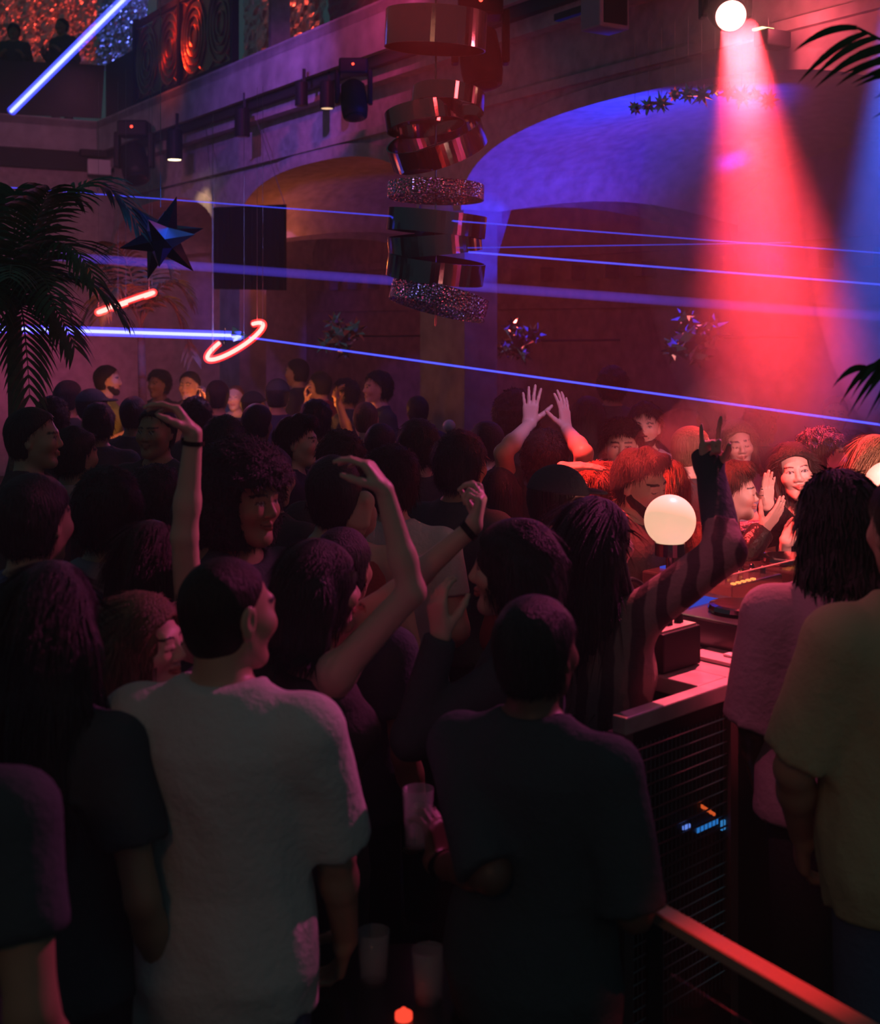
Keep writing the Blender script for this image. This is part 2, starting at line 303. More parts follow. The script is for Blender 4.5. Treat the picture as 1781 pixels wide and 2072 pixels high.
for i in cand[:4]: o.data.polygons[i[1]].material_index = 1
tag(o, 'dark mirrored many-pointed star hanging in front of the far wall', 'star ornament')
b = B(); b.tube([P(325, 420, 7.8), P(325, -300, 7.8)], .002, 5); q = b.build('wire', WIRE); q.parent = o
for px, py, d, R, lab in ((690, 680, 12.2, .27, 'spiky mirrored crystal on the back wall left of the pillar'), (1050, 690, 11.8, .26, 'spiky mirrored crystal on the back wall right of the pillar'), (1402, 684, 10.2, .30, 'spiky mirrored crystal on the back wall beside the red light')):
    e = empty('crystal_ornament', P(px, py, d), lab, 'wall ornament')
    for k, (dx, dz, s) in enumerate(((0, 0, 1), (.16, .07, .7), (-.15, -.08, .65), (.05, -.15, .6), (-.06, .15, .6))):
        c = P(px, py, d) + Vector((dx * R * 3.2, 0, dz * R * 3.2)); on(e, star(c, R * s * .75, R * s * .28, px + k).build('crystal', MIRROR))
    b = B(); b.tube([P(px, py, d), P(px, py, d) + N * 1.2], .012, 6); on(e, b.build('bracket', DARK))
# crystals hanging under the arch by the red lamp
for i in range(11):
    t = i / 10; px, py = 1285 + 270 * t, 218 - 38 * math.sin(t * 2.6) + (i % 3) * 5; c = P(px, py, 8.7 - .9 * t)
    o = star(c, .055 + .02 * (i % 3), .028, 40 + i).build('crystal_pendant', MIRROR); tag(o, 'small clear crystal in the glittering swag under the big blue arch', 'crystal', 'crystals strung under the big arch')
    b = B(); b.tube([c, c + Vector((0, 0, .5))], .0015, 4); q = b.build('wire', WIRE); q.parent = o

# ---------------------------------------------------------------- stage lights
def moving_head(c, aim, s, label, lens=BLACK, led=True):
    c = Vector(c); e = empty('moving_head_light', c, label, 'stage light'); R = look(-Vector(aim).normalized())
    b = B(); b.box(c + Vector((0, 0, .33 * s)), (.30 * s, .24 * s, .16 * s)); base = on(e, b.build('base', BLACK, bevel=.02 * s))
    for k in (-1, 1):
        b = B(); b.box(c + Vector((k * .17 * s, 0, .12 * s)), (.05 * s, .14 * s, .36 * s)); on(e, b.build('yoke_arm', BLACK, bevel=.015 * s))
    b = B(); b.lathe([(.07 * s, .20 * s), (.125 * s, .15 * s), (.14 * s, .0), (.14 * s, -.12 * s), (.125 * s, -.21 * s)], 28, Matrix.Translation(c) @ R.to_4x4()); hd = on(e, b.build('head', BLACK, smooth=True))
    b = B(); b.lathe([(.115 * s, -.211 * s), (.09 * s, -.226 * s), (.04 * s, -.234 * s)], 28, Matrix.Translation(c) @ R.to_4x4()); b.build('lens', lens, hd, smooth=True)
    if led: b = B(); b.sphere(c + Vector((0, -.125 * s, .34 * s)), .013 * s, 8); b.build('indicator', LED, base)
    return e
moving_head(P(272, 328, 16.2), (.3, -.5, -1), 1.25, 'black moving-head stage light under the far corner of the gallery')
moving_head(P(716, 200, 11.4), (.1, -.3, -1), .85, 'black moving-head stage light hanging left of the chandelier')
moving_head(P(972, 112, 8.6), (.1, -.2, -1), 1.0, 'black moving-head stage light just right of the chandelier rod')
lm = moving_head(LAMP + Vector((0, .10, .02)), P(1550, 800, 6.2) - LAMP + Vector((0, -2.6, .55)), .72, 'stage light with a glowing red-white lens above the dancers', LENS_RED, False)
def can(px, py, d, s, label, lens):
    c = P(px, py, d); e = empty('spot_can', c, label, 'spotlight')
    b = B(); b.lathe([(.06 * s, .12 * s), (.065 * s, .11 * s), (.065 * s, -.12 * s), (.055 * s, -.12 * s)], 20, Matrix.Translation(c)); on(e, b.build('housing', BLACK, smooth=False))
    b = B(); b.lathe([(.052 * s, -.122 * s), (.02 * s, -.126 * s)], 20, Matrix.Translation(c)); on(e, b.build('lens', lens))
    b = B(); b.box(c + Vector((.02, .06, .18 * s)), (.03, .05, .16 * s)); on(e, b.build('bracket', BLACK))
    return c
c = can(353, 293, 15.6, 1.5, 'lit warm ceiling spotlight can under the gallery near its corner', LENS_WARM)
spot('can_light', c + Vector((.05, .0, -.25)), c + Vector((.55, 1.0, -2.2)), 22, (1, .62, .3), 70, .8, .04)
can(490, 248, 14.2, 1.3, 'unlit spotlight can under the gallery, second from its corner', WHITEP)
can(610, 190, 12.8, 1.0, 'small unlit dark spotlight can under the middle of the gallery', BLACK)
can(662, 192, 12.6, 1.1, 'small faintly glowing spotlight can beside the left moving-head light', emis('dim_lens', (1, .6, .35), 1.2))
b = B(); c = P(1224, 22, 8.9); rt = Matrix.Rotation(math.radians(32), 3, 'Z'); b.box(c, (.26, .22, .28), rt); o = b.build('loudspeaker', mat('speaker_grey', (.30, .29, .34), .6), bevel=.015); tag(o, 'boxy grey loudspeaker high on the wall above the big arch', 'loudspeaker')
b = B(); b.box(c + rt @ Vector((0, -.115, 0)), (.20, .012, .22), rt); q = b.build('grille', DARK); q.parent = o
b = B(); b.box(c + rt @ Vector((0, .3, .06)), (.05, .5, .05), rt); q = b.build('bracket', DARK); q.parent = o
b = B(); c = P(1563, 80, 7.7); b.box(c, (.20, .12, .10), rt); o = b.build('floodlight', BLACK, bevel=.01); tag(o, 'small dark box floodlight on the wall right of the red lamp', 'spotlight')
b = B(); b.box(c + Vector((-.06, -.02, .056)), (.1, .08, .01), rt); q = b.build('lens', emis('yellow_lens', (1, .8, .35), 5)); q.parent = o
b = B(); b.box(c + Vector((.05, .12, 0)), (.04, .2, .04), rt); q = b.build('bracket', DARK); q.parent = o
spot('yellow_wall_light', c + Vector((-.08, -.06, .10)), c + Vector((.30, .10, 1.0)), 60, (1, .72, .22), 22, .4, .02)
b = B(); c = P(201, 338, 18.6); re = Matrix.Rotation(math.radians(32), 3, 'Z'); b.box(c, (.34, .05, .22), re); o = b.build('wall_box', WHITEP, bevel=.01); tag(o, 'pale rectangular panel box under the gallery left of the moving-head light', 'wall box')
b = B(); b.box(c + Vector((-.02, -.05, .19)), (.48, .12, .09), re); q = b.build('shelf', DARK); q.parent = o
b = B(); c = P(39, 276, 19.1); b.box(c, (.13, .08, .12), re); o = b.build('junction_box', WHITEP, bevel=.01); tag(o, 'small pale junction box on the far gallery front', 'wall box')
b = B(); b.tube([P(-40, 300, 18.9), P(120, 306, 19.2), P(230, 312, 19.4)], .02, 8); b.tube([P(-40, 284, 18.9), P(120, 292, 19.2), P(236, 300, 19.4)], .012, 8); o = b.build('conduit', DARK); tag(o, 'dark cable conduit running under the far gallery front', 'conduit')

# ---------------------------------------------------------------- the gallery above: railing, foil wall, curtain
def rail_seg(t0, t1, label):
    e = empty('railing', Wp(t0, -.15, 5.1), label, 'railing')
    for t in (t0, t1): b = B(); b.wbox(t - .04, t + .04, -.19, -.11, 5.1, 6.35); on(e, b.build('post', BLACK))
    b = B(); b.wbox(t0, t1, -.18, -.12, 6.22, 6.30); on(e, b.build('top_rail', BLACK)); b = B(); b.wbox(t0, t1, -.17, -.13, 5.16, 5.22); on(e, b.build('bottom_rail', BLACK))
    n = max(1, round((t1 - t0) / .85)); L = (t1 - t0) / n
    for k in range(n):
        b = B(); c = t0 + L * (k + .5)
        for r in (.40, .31, .22, .12): b.tube([Wp(c + r * math.cos(a) * L / .88, -.15, 5.72 + r * math.sin(a) * 1.15) for a in np.linspace(0, 2 * math.pi, 41)[:-1]], .016, 6, closed=True)
        for s in (-1, 1):
            for q in (-1, 1): b.tube([Wp(c + s * L * .5 * (1 - f) , -.15, 5.72 + q * (.5 - .32 * f * f)) for f in np.linspace(0, .55, 8)], .013, 6)
        b.wbox(c - L * .5, c + L * .5, -.135, -.125, 5.2, 6.2); on(e, b.build('scroll_panel', BRONZE))
for k, (a, b_, lab) in enumerate(((4.6, 6.3, 'ornamental scrollwork railing panel glowing red, nearer half of the gallery rail'), (6.3, 8.0, 'ornamental scrollwork railing panel with big rings at the far half of the gallery rail'))): rail_seg(a, b_, lab)
def foil_sheet(name, pts, m, amp, seed, nu=46, nv=40):
    """crinkled sheet between four corner points, with thickness"""
    a, b_, c, d = [Vector(p) for p in pts]; n = (b_ - a).cross(d - a).normalized(); rg = random.Random(seed); g = []; bb = B()
    for i in range(nu + 1):
        row = []
        for j in range(nv + 1):
            u, v = i / nu, j / nv; p = (a * (1 - u) + b_ * u) * (1 - v) + (d * (1 - u) + c * u) * v
            row.append(bb.bm.verts.new(p + n * (rg.uniform(-amp, amp) + amp * 1.5 * math.sin(u * 40 + seed) * math.sin(v * 6 + seed))))
        g.append(row)
    for i in range(nu):
        for j in range(nv):
            bb.bm.faces.new((g[i][j], g[i + 1][j], g[i + 1][j + 1])); bb.bm.faces.new((g[i][j], g[i + 1][j + 1], g[i][j + 1]))
    o = bb.build(name, m); md = o.modifiers.new('thick', 'SOLIDIFY'); md.thickness = .01; return o
o = foil_sheet('foil_curtain', (Wp(9.0, 1.9, 5.1), Wp(6.3, 1.9, 5.1), Wp(6.3, 1.9, 7.8), Wp(9.0, 1.9, 7.8)), FOIL, .025, 3); tag(o, 'crinkled foil wall glowing red behind the scrollwork railing', 'foil curtain')
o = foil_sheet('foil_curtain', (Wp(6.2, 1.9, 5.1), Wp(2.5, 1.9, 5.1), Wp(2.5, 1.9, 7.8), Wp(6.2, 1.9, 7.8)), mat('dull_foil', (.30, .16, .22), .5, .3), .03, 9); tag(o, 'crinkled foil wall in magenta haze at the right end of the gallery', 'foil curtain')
o = foil_sheet('foil_curtain', (P(196, 150, 21), P(300, 118, 20.6), P(300, -60, 20.6), P(196, -60, 21)), FOIL, .03, 5); tag(o, 'hanging strip of crinkled foil lit blue in the gallery corner', 'foil curtain')
o = foil_sheet('foil_curtain', (P(-40, 175, 21.5), P(196, 155, 21.8), P(196, -60, 21.8), P(-40, -60, 21.5)), FOIL, .035, 8); tag(o, 'crinkled foil wall lit red behind the silhouetted people on the gallery', 'foil curtain')
b = B(); b.hexa([P(-60, 228, 18.9), P(205, 240, 19.4), P(205, 240, 19.55), P(-60, 228, 19.05), P(-60, 118, 18.9), P(212, 132, 19.4), P(212, 132, 19.55), P(-60, 118, 19.05)]); struct(b.build('wall_parapet', DARK))
b = B(); b.wbox(8.0, 9.3, -.16, -.06, 5.12, 5.95); struct(b.build('wall_parapet', DARK))
spot('gallery_red_light', Wp(7.6, .2, 7.6), Wp(7.6, 1.9, 6.0), 150, (1, .07, .035), 56, .6, .1)
spot('gallery_corner_light', P(60, -70, 19.6), P(100, 60, 21.7), 100, (1, .06, .03), 70, .6, .1)
spot('gallery_blue_light', P(260, -120, 19.4), P(250, 60, 20.8), 80, (.12, .16, 1), 40, .6, .1)
spot('gallery_magenta_light', Wp(4.6, -.6, 7.6), Wp(4.2, 1.9, 6.2), 26, (1, .05, .22), 70, .8, .1)

b = B(); b.wbox(5.0, 9.0, .55, .65, 6.42, 6.56); b.wbox(5.0, 9.0, .62, .72, 6.72, 6.84); b.wbox(5.0, 5.08, .5, .75, 5.1, 7.6); b.wbox(8.9, 8.98, .5, .75, 5.1, 7.6); o = b.build('lit_frame', PLASTER); tag(o, 'red-lit horizontal bars above the scrollwork railing on the gallery', 'frame')
b = B(); q = [P(432, 424, 13.9), P(578, 418, 13.2)]
for k in range(30):
    f0, f1 = k / 30, (k + 1) / 30; p0, p1 = q[0].lerp(q[1], f0), q[0].lerp(q[1], f1); w0, w1 = [N * (.04 * math.sin(f * 60)) for f in (f0, f1)]
    b.quad(p0 + w0, p1 + w1, p1 + w1 - Vector((0, 0, .86)), p0 + w0 - Vector((0, 0, .86)))
o = b.build('black_drape', mat('drape', (.012, .012, .015), .95, spec=.1)); md = o.modifiers.new('thick', 'SOLIDIFY'); md.thickness = .012; tag(o, 'short black drape hung across the pier between the two far arches', 'drape')
b = B(); b.tube([q[0] + Vector((0, 0, .01)), q[1] + Vector((0, 0, .01))], .015, 8); r_ = b.build('rod', BLACK); r_.parent = o
b = B(); b.tube([q[0], Wp(5.6, -.1, 4.6)], .004, 5); b.tube([q[1], Wp(4.2, -.1, 4.6)], .004, 5); r_ = b.build('wire', WIRE); r_.parent = o
# ---------------------------------------------------------------- globe lamps on the booth
ZB = P(1497, 1376, 3.55).z
def globe(px, py, d, r, label):
    c = P(px, py, d); e = empty('globe_lamp', c, label, 'globe lamp'); b = B(); b.sphere(c, r, 40); on(e, b.build('globe', OPAL, smooth=True))
    b = B(); b.lathe([(.05, c.z - r - .03), (.05, c.z - r + .012)], 20, Matrix.Translation((c.x, c.y, 0))); on(e, b.build('collar', CHROME)); b = B(); b.lathe([(.06, ZB), (.06, ZB + .012), (.014, ZB + .016), (.014, c.z - r)], 20, Matrix.Translation((c.x, c.y, 0))); on(e, b.build('stem', CHROME)); point('globe_light', c, 10, (1, .60, .42), r * 1.05)
globe(1356, 1053, 4.25, .085, 'glowing white globe lamp in front of the bearded man'); globe(1800, 983, 4.6, .088, 'glowing white globe lamp cut off by the right edge of the photo')
o = B().sphere(P(909, 862, 8.0), .04, 20).build('balloon', mat('balloon', (.55, .55, .6), .4), smooth=True); tag(o, 'small round blue-lit balloon floating among heads below the pillar', 'balloon')
b = B(); b.tube([P(909, 875, 8), P(905, 960, 8), P(910, 1290, 8)], .002, 4); q = b.build('string', WIRE); q.parent = o

# ---------------------------------------------------------------- palms
def frond(base, end, droop, ll, n=26, m=LEAF, wid=.012, side=None, fold=.55):
    """a feather leaf: rachis from base to end with an arch, leaflets along it"""
    base, end = Vector(base), Vector(end); b = B(); pts = []
    for i in range(n + 1): f = i / n; pts.append(base.lerp(end, f) + Vector((0, 0, droop * (4 * f * (1 - f)))))
    b.tube(pts, [.009 * (1 - .8 * i / n) for i in range(n + 1)], 6)
    rg = random.Random(int(abs(base.x * 991 + end.z * 577)))
    for i in range(3, n + 1):
        t = (pts[i] - pts[i - 1]).normalized(); sdv = t.cross(Vector((0, 0, 1))).normalized() if abs(t.z) < .95 else Vector((1, 0, 0)); up = sdv.cross(t); f = i / n
        L = ll * (.55 + .9 * f * (1 - f) * 2) * rg.uniform(.85, 1.1)
        for s in (-1, 1):
            d = (sdv * s * .85 + t * (.45 + .5 * f) + up * fold * rg.uniform(.2, .6)).normalized(); p = pts[i].copy(); prev = None
            for k in range(6):
                g = k / 5; wv = t.cross(d).normalized().cross(d).normalized() * wid * (math.sin(math.pi * min(1, g * .85 + .15)) * .9 + .02)
                cur = (b.bm.verts.new(p + wv), b.bm.verts.new(p - wv))
                if prev: b.bm.faces.new((prev[0], cur[0], cur[1], prev[1]))
                prev = cur; d = (d + Vector((0, 0, -.16 - .10 * g))).normalized(); p = p + d * L / 5
    return b
def palm(name, base, crown, ends, label, ll, m=LEAF, wid=.012, trunk=.05):
    e = empty(name, base, label, 'palm'); crown = Vector(crown); base = Vector(base)
    b = B(); b.lathe([(.24, 0), (.28, .42), (.25, .42), (.24, .38)], 28, Matrix.Translation((base.x, base.y, 0))); on(e, b.build('pot', DARK))
    b = B(); b.tube([base, base.lerp(crown, .5) + Vector((.03, 0, 0)), crown], [trunk * 1.2, trunk, trunk * .8], 12); on(e, b.build('trunk', BARK, smooth=True))
    for end, dr in ends: on(e, frond(crown, end, dr, ll, m=m, wid=wid).build('frond', m))
D1 = 7.2; c1 = P(28, 640, D1)
palm('potted_palm', (c1.x, c1.y, 0), c1, [(P(150, 400, D1 + .2), .22), (P(285, 470, D1 + .5), .50), (P(30, 390, D1), .1), (P(-70, 420, D1), .12), (P(100, 385, D1 - .3), .1), (P(190, 560, D1 - .4), .28), (P(250, 640, D1), .22), (P(-120, 560, D1), .2),
     (P(150, 700, D1 - .3), .18), (P(60, 800, D1 - .5), .25), (P(-60, 780, D1), .2), (P(20, 560, D1 - 1), .15), (P(110, 620, D1 - .8), .22), (P(60, 500, D1 + .6), .2), (P(-40, 660, D1 - .8), .2)], 'big dark potted palm at the left edge behind the dancers', .30, wid=.013)
D2 = 9.6; c2 = P(285, 660, D2)
palm('potted_palm', (c2.x, c2.y, 0), c2, [(P(170, 560, D2), .25), (P(215, 520, D2 - .2), .28), (P(385, 610, D2), .22), (P(340, 540, D2), .25), (P(150, 690, D2 - .2), .3), (P(390, 720, D2), .3), (P(250, 560, D2 + .4), .2), (P(300, 540, D2 + .4), .2), (P(200, 640, D2 - .5), .25)],
     'smaller potted palm lit red by the neon hoop, behind the star', .26, LEAF2, .012, .035)
D3 = 2.9; c3 = P(2080, 300, D3)
palm('potted_palm', (c3.x + .5, c3.y, 0), (c3.x + .35, c3.y, c3.z - .2), [], 'potted palm whose leaf tips reach in at the right edge', .2)
pr = bpy.data.objects['potted_palm.002']
def tipfan(tip, root, strands, L, name):
    b = B(); tip, root = Vector(tip), Vector(root); b.tube([root, root.lerp(tip, .5) + Vector((0, 0, .05)), tip], [.008, .005, .003], 6)
    for px, py, f in strands:
        s = root.lerp(tip, f) + Vector((0, 0, .05 * 4 * f * (1 - f) * .5)); en = P(px, py, tip.y - .05); mid = s.lerp(en, .5) + Vector((0, 0, .035)); prev = None
        for k in range(9):
            g = k / 8; p = s * (1 - g) ** 2 + mid * 2 * g * (1 - g) + en * g * g; tv = (en - s).normalized(); wv = tv.cross(Vector((0, 1, 0))).normalized() * .0085 * (math.sin(math.pi * min(1, .2 + .8 * g)) * .95 + .03) + Vector((0, .003, 0))
            cur = (b.bm.verts.new(p + wv), b.bm.verts.new(p - wv))
            if prev: b.bm.faces.new((prev[0], cur[0], cur[1], prev[1]))
            prev = cur
    on(pr, b.build('frond', LEAF))
cr3 = Vector((c3.x + .35, c3.y, c3.z - .2))
tipfan(P(1735, 56, D3), cr3, [(1604, 106, 1), (1612, 172, .97), (1640, 165, .94), (1646, 182, .9), (1668, 162, .88), (1690, 176, .84), (1700, 152, .8), (1722, 170, .77), (1730, 176, .75), (1768, 200, .7), (1764, 240, .66), (1778, 190, .62)], .2, 'frond')
tipfan(P(1760, 746, D3), cr3, [(1684, 784, 1), (1700, 818, .97), (1722, 806, .93), (1716, 842, .9), (1735, 830, .86), (1752, 850, .83), (1770, 830, .8), (1778, 860, .77)], .2, 'frond')

# ---------------------------------------------------------------- DJ booth
BD = Vector((.728, .686, 0)); BC = Vector((-.686, .728, 0)); B0 = P(1497, 1376, 3.55); ZB = B0.z
def Bp(a, c, z): return Vector((B0.x, B0.y, 0)) + BD * a + BC * c + Vector((0, 0, z))
WOODT = mat('booth_top', (.42, .36, .38), .35, var=.15, scale=18)
def bbox(a0, a1, c0, c1, z0, z1): return [Bp(a, c, z) for z in (z0, z1) for a, c in ((a0, c0), (a1, c0), (a1, c1), (a0, c1))]
booth = empty('dj_booth', Bp(0, 0, 0), 'DJ booth with a pale counter edge and black mesh front', 'DJ booth')
b = B(); b.hexa(bbox(-.5, .0, 0, .045, ZB - .045, ZB)); b.hexa(bbox(-.13, .0, .045, .5, ZB - .045, ZB)); b.hexa(bbox(-.13, .58, .5, .64, ZB - .045, ZB)); b.hexa(bbox(.58, 1.35, .5, .84, ZB - .045, ZB)); b.hexa(bbox(.0, 1.35, .0, .5, ZB - .045, ZB)); on(booth, b.build('counter', WOODT, bevel=.004))
b = B(); b.hexa(bbox(-.48, -.02, .03, .06, .35, ZB - .045)); on(booth, b.build('back_panel', BLACK))
for a in (-.035, -.5): b = B(); b.hexa(bbox(a, a + .035, .005, .06, 0, ZB - .045)); on(booth, b.build('post', mat('booth_post', (.10, .07, .07), .5)))
b = B(); b.hexa(bbox(0.02, 1.33, .03, .05, 0, ZB - .045)); b.hexa(bbox(-.465, -.035, .005, .05, .02, .35)); b.hexa(bbox(0, .02, .06, .8, 0, ZB - .045)); on(booth, b.build('side_panel', BLACK))
b = B()
for i in range(22): z = ZB - .10 - i * .033; b.tube([Bp(-.465, .018, z), Bp(-.035, .018, z)], .003, 5)
for i in range(24): a = -.46 + i * .018; b.tube([Bp(a, .022, ZB - .09), Bp(a, .022, .37)], .0016, 4)
on(booth, b.build('mesh_grille', mat('steel_mesh', (.30, .30, .33), .3, 1)))
def onfront(px, py, c=.023):
    k = (px - CX) / FPX; o = Bp(0, c, 0); a = (k * o.y - o.x) / (BD.x - k * BD.y); d = o.y + BD.y * a; return a, CAMZ - (py - HY) / FPX * d
def screenlet(px0, py0, px1, py1, d, col, s, label):
    a0, z0 = onfront(px0, py1); a1, z1 = onfront(px1, py0); b = B(); b.hexa(bbox(a0, a1, .022, .028, z0, z1)); o = b.build('amplifier_display', emis('display', col, s)); tag(o, label, 'display'); return o
screenlet(1411, 1657, 1453, 1686, 3.62, (.03, .28, .9), .55, 'blue glowing display behind the booth mesh'); screenlet(1384, 1667, 1397, 1680, 3.5, (.15, .3, 1), .8, 'small blue light beside the booth display'); screenlet(1461, 1657, 1472, 1681, 3.66, (.05, .35, .9), .5, 'narrow blue light at the right of the booth display')
b = B(); b.tube([Bp(a, .024, z) for a, z in (onfront(1420, 1631), onfront(1432, 1639), onfront(1446, 1648))], .005, 6); o = b.build('indicator_strip', emis('orange_strip', (1, .14, .03), .6)); tag(o, 'short orange indicator strip above the blue booth display', 'display')
# equipment on the counter
PANEL = mat('deck_panel', (.03, .03, .035), .22); SCREENB = emis('screen_blue', (.05, .10, .9), .55); BTN = emis('button_amber', (1, .25, .06), 2.2)
def deck(a, c, label, jog=True):
    e = empty('media_player' if jog else 'mixer', Bp(a, c, ZB + .004), label, 'DJ player' if jog else 'DJ mixer')
    z = ZB + .006; b = B(); b.hexa(bbox(a - .16, a + .16, c - .19, c + .19, z, z + .09)); bd = on(e, b.build('body', PANEL, bevel=.008))
    if jog: b = B(); b.lathe([(.10, z + .09), (.105, z + .10), (.10, z + .112), (.085, z + .115), (.03, z + .115)], 32, Matrix.Translation(Bp(a, c - .05, 0))); on(e, b.build('jog_wheel', CHROME))
    b = B(); b.hexa(bbox(a - .08, a + .08, c + .09, c + .17, z + .088, z + .096)); b.build('screen', SCREENB, bd)
    if not jog:
        for i in range(4):
            for j in range(5): b = B(); b.lathe([(.010, z + .088), (.009, z + .115), (.006, z + .118)], 10, Matrix.Translation(Bp(a - .11 + i * .073, c - .14 + j * .045, 0))); b.build('knob', CHROME, bd)
    b = B()
    for i in range(5): b.hexa(bbox(a - .14 + i * .03, a - .125 + i * .03, c - .185, c - .172, z + .088, z + .095))
    b.build('button_row', BTN, bd)
deck(.36, .28, 'black DJ media player with jog wheel at the near end of the counter'); deck(.82, .66, 'black DJ mixer with rows of knobs between the media players', False); deck(1.18, .62, 'black DJ media player at the far end of the counter beside the mixer')
cs = empty('equipment_case', Bp(-.14, .42, ZB), 'open black case with a pink-lit control panel at the booth corner', 'case')
b = B(); b.hexa(bbox(-.12, .06, .17, .42, ZB + .002, ZB + .115)); on(cs, b.build('body', BLACK, bevel=.006)); b = B(); b.hexa(bbox(-.11, .05, .18, .41, ZB + .114, ZB + .120)); pn = on(cs, b.build('panel', mat('pale_panel', (.55, .42, .40), .35)))
for i in range(3):
    for j in range(2): b = B(); b.lathe([(.014, ZB + .118), (.012, ZB + .145)], 12, Matrix.Translation(Bp(-.08 + i * .05, .22 + j * .05, 0))); b.build('knob', BLACK, pn)
hp = empty('headphones', Bp(-.02, .40, ZB + .12), 'black headphones with a white ear cup lying on the booth case', 'headphones'); c = Bp(-.02, .35, ZB + .175)
b = B(); b.tube([c + BD * (.075 * math.cos(a)) + BC * (.02 * math.sin(a)) + Vector((0, 0, .07 * math.sin(a) - .02)) for a in np.linspace(0, math.pi, 20)], .008, 8); on(hp, b.build('headband', BLACK))
for s in (-1, 1):
    b = B(); b.lathe([(.03, -.018), (.042, -.012), (.042, .012), (.03, .018)], 24, Matrix.Translation(c + BD * (.075 * s) - Vector((0, 0, .02))) @ look(BD).to_4x4()); on(hp, b.build('ear_cup', WHITEP if s > 0 else BLACK))
o = B().hexa(bbox(.09, .26, .05, .24, ZB + .002, ZB + .012)).build('folder', mat('folder', (.60, .40, .42), .5)); tag(o, 'pale flat folder on the booth counter near its corner', 'folder')
o = B().hexa(bbox(.14, .21, .11, .15, ZB + .0125, ZB + .020)).build('phone', WHITEP, bevel=.002); tag(o, 'small pale phone lying on the folder on the booth', 'phone')
o = B().hexa(bbox(.08, .19, .26, .36, ZB + .006, ZB + .010)).build('paper', mat('paper', (.8, .78, .78), .7)); tag(o, 'white sheet of paper beside the booth case', 'paper')
sh = empty('glass_shield', Bp(-.1, .62, ZB), 'clear acrylic shield standing along the booth counter', 'glass shield')
ACR = bpy.data.materials.new('acrylic'); ACR.use_nodes = True; nt = ACR.node_tree; nt.nodes.clear(); o_ = nt.nodes.new('ShaderNodeOutputMaterial'); mx = nt.nodes.new('ShaderNodeMixShader'); mx.inputs[0].default_value = .10
tr_ = nt.nodes.new('ShaderNodeBsdfTransparent'); gl_ = nt.nodes.new('ShaderNodeBsdfGlossy'); gl_.inputs['Roughness'].default_value = .05; nt.links.new(tr_.outputs[0], mx.inputs[1]); nt.links.new(gl_.outputs[0], mx.inputs[2]); nt.links.new(mx.outputs[0], o_.inputs[0])
sa = P(1383, 1187, 4.15); sb = sa + BD * .95; zt = sa.z
b = B(); b.hexa([Vector((q.x, q.y, z)) + BC * k for z in (ZB + .004, zt) for q, k in ((sa, 0), (sb, 0), (sb, .008), (sa, .008))]); on(sh, b.build('pane', ACR))
b = B(); b.tube([sa + Vector((0, 0, .002)), Vector((sb.x, sb.y, zt + .002))], .003, 6); on(sh, b.build('edge_strip', mat('acrylic_edge', (.8, .8, .85), .3)))
# the slanting white post beside the leather jacket
b = B(); b.hexa([P(1452, 1215, 4.5), P(1479, 1215, 4.5), P(1479, 1215, 4.56), P(1452, 1215, 4.56), P(1452, 1105, 4.5), P(1464, 1105, 4.5), P(1464, 1105, 4.56), P(1452, 1105, 4.56)]); o = b.build('banner_post', mat('pale_post', (.7, .62, .68), .5)); tag(o, 'pale tapering post standing behind the acrylic shield', 'post')
# red handrail, lower right
rl = empty('handrail', (P(1290, 1800, 2.7).x, 2.7, 0), 'flat wooden handrail glowing red in the lower right corner', 'handrail'); ra, rb = P(1293, 1812, 2.66), P(1293, 1812, 2.66) - U * 1.6
b = B(); dv = U.cross(Vector((0, 0, 1))).normalized() * .023; b.hexa([q + s * dv + Vector((0, 0, z)) for z in (-.026, 0) for q, s in ((ra, -1), (ra, 1), (rb, 1), (rb, -1))]); on(rl, b.build('rail_top', mat('rail_wood', (.45, .26, .20), .4, bump=.15, scale=30), bevel=.004))
for f in (.03, .5, .97):
    q = ra.lerp(rb, f); b = B(); b.box((q.x, q.y, (q.z - .026) / 2), (.03, .03, q.z - .026)); on(rl, b.build('post', BLACK))
b = B(); q0, q1 = ra.lerp(rb, .06), ra.lerp(rb, .94); b.hexa([Vector((q.x, q.y, z)) + s * dv * .15 for z in (.12, ra.z - .12) for q, s in ((q0, -1), (q0, 1), (q1, 1), (q1, -1))]); on(rl, b.build('infill_pane', ACR))
spot('rail_red_light', Vector((1.5, 1.2, 4.4)), ra.lerp(rb, .21), 950, (1, .04, .055), 7, 1, .04)
# ---------------------------------------------------------------- figures: implicit surfaces polygonised into meshes
V = lambda *a: np.array(a, dtype=float)
def nrm(v):
    v = np.asarray(v, float); n = np.linalg.norm(v); return v / n if n > 1e-9 else v
def rotm(yaw=0, pitch=0, roll=0):
    """yaw about z (left +), pitch about x (up +), roll about y, degrees"""
    y, p, r = [math.radians(a) for a in (yaw, pitch, roll)]
    Rz = np.array([[math.cos(y), -math.sin(y), 0], [math.sin(y), math.cos(y), 0], [0, 0, 1]])
    Rx = np.array([[1, 0, 0], [0, math.cos(p), -math.sin(p)], [0, math.sin(p), math.cos(p)]])
    Ry = np.array([[math.cos(r), 0, math.sin(r)], [0, 1, 0], [-math.sin(r), 0, math.cos(r)]])
    return Rz @ Rx @ Ry
def smin(a, b, k):
    if k <= 0: return np.minimum(a, b)
    h = np.clip(.5 + .5 * (b - a) / k, 0, 1)
    return b + (a - b) * h - k * h * (1 - h)
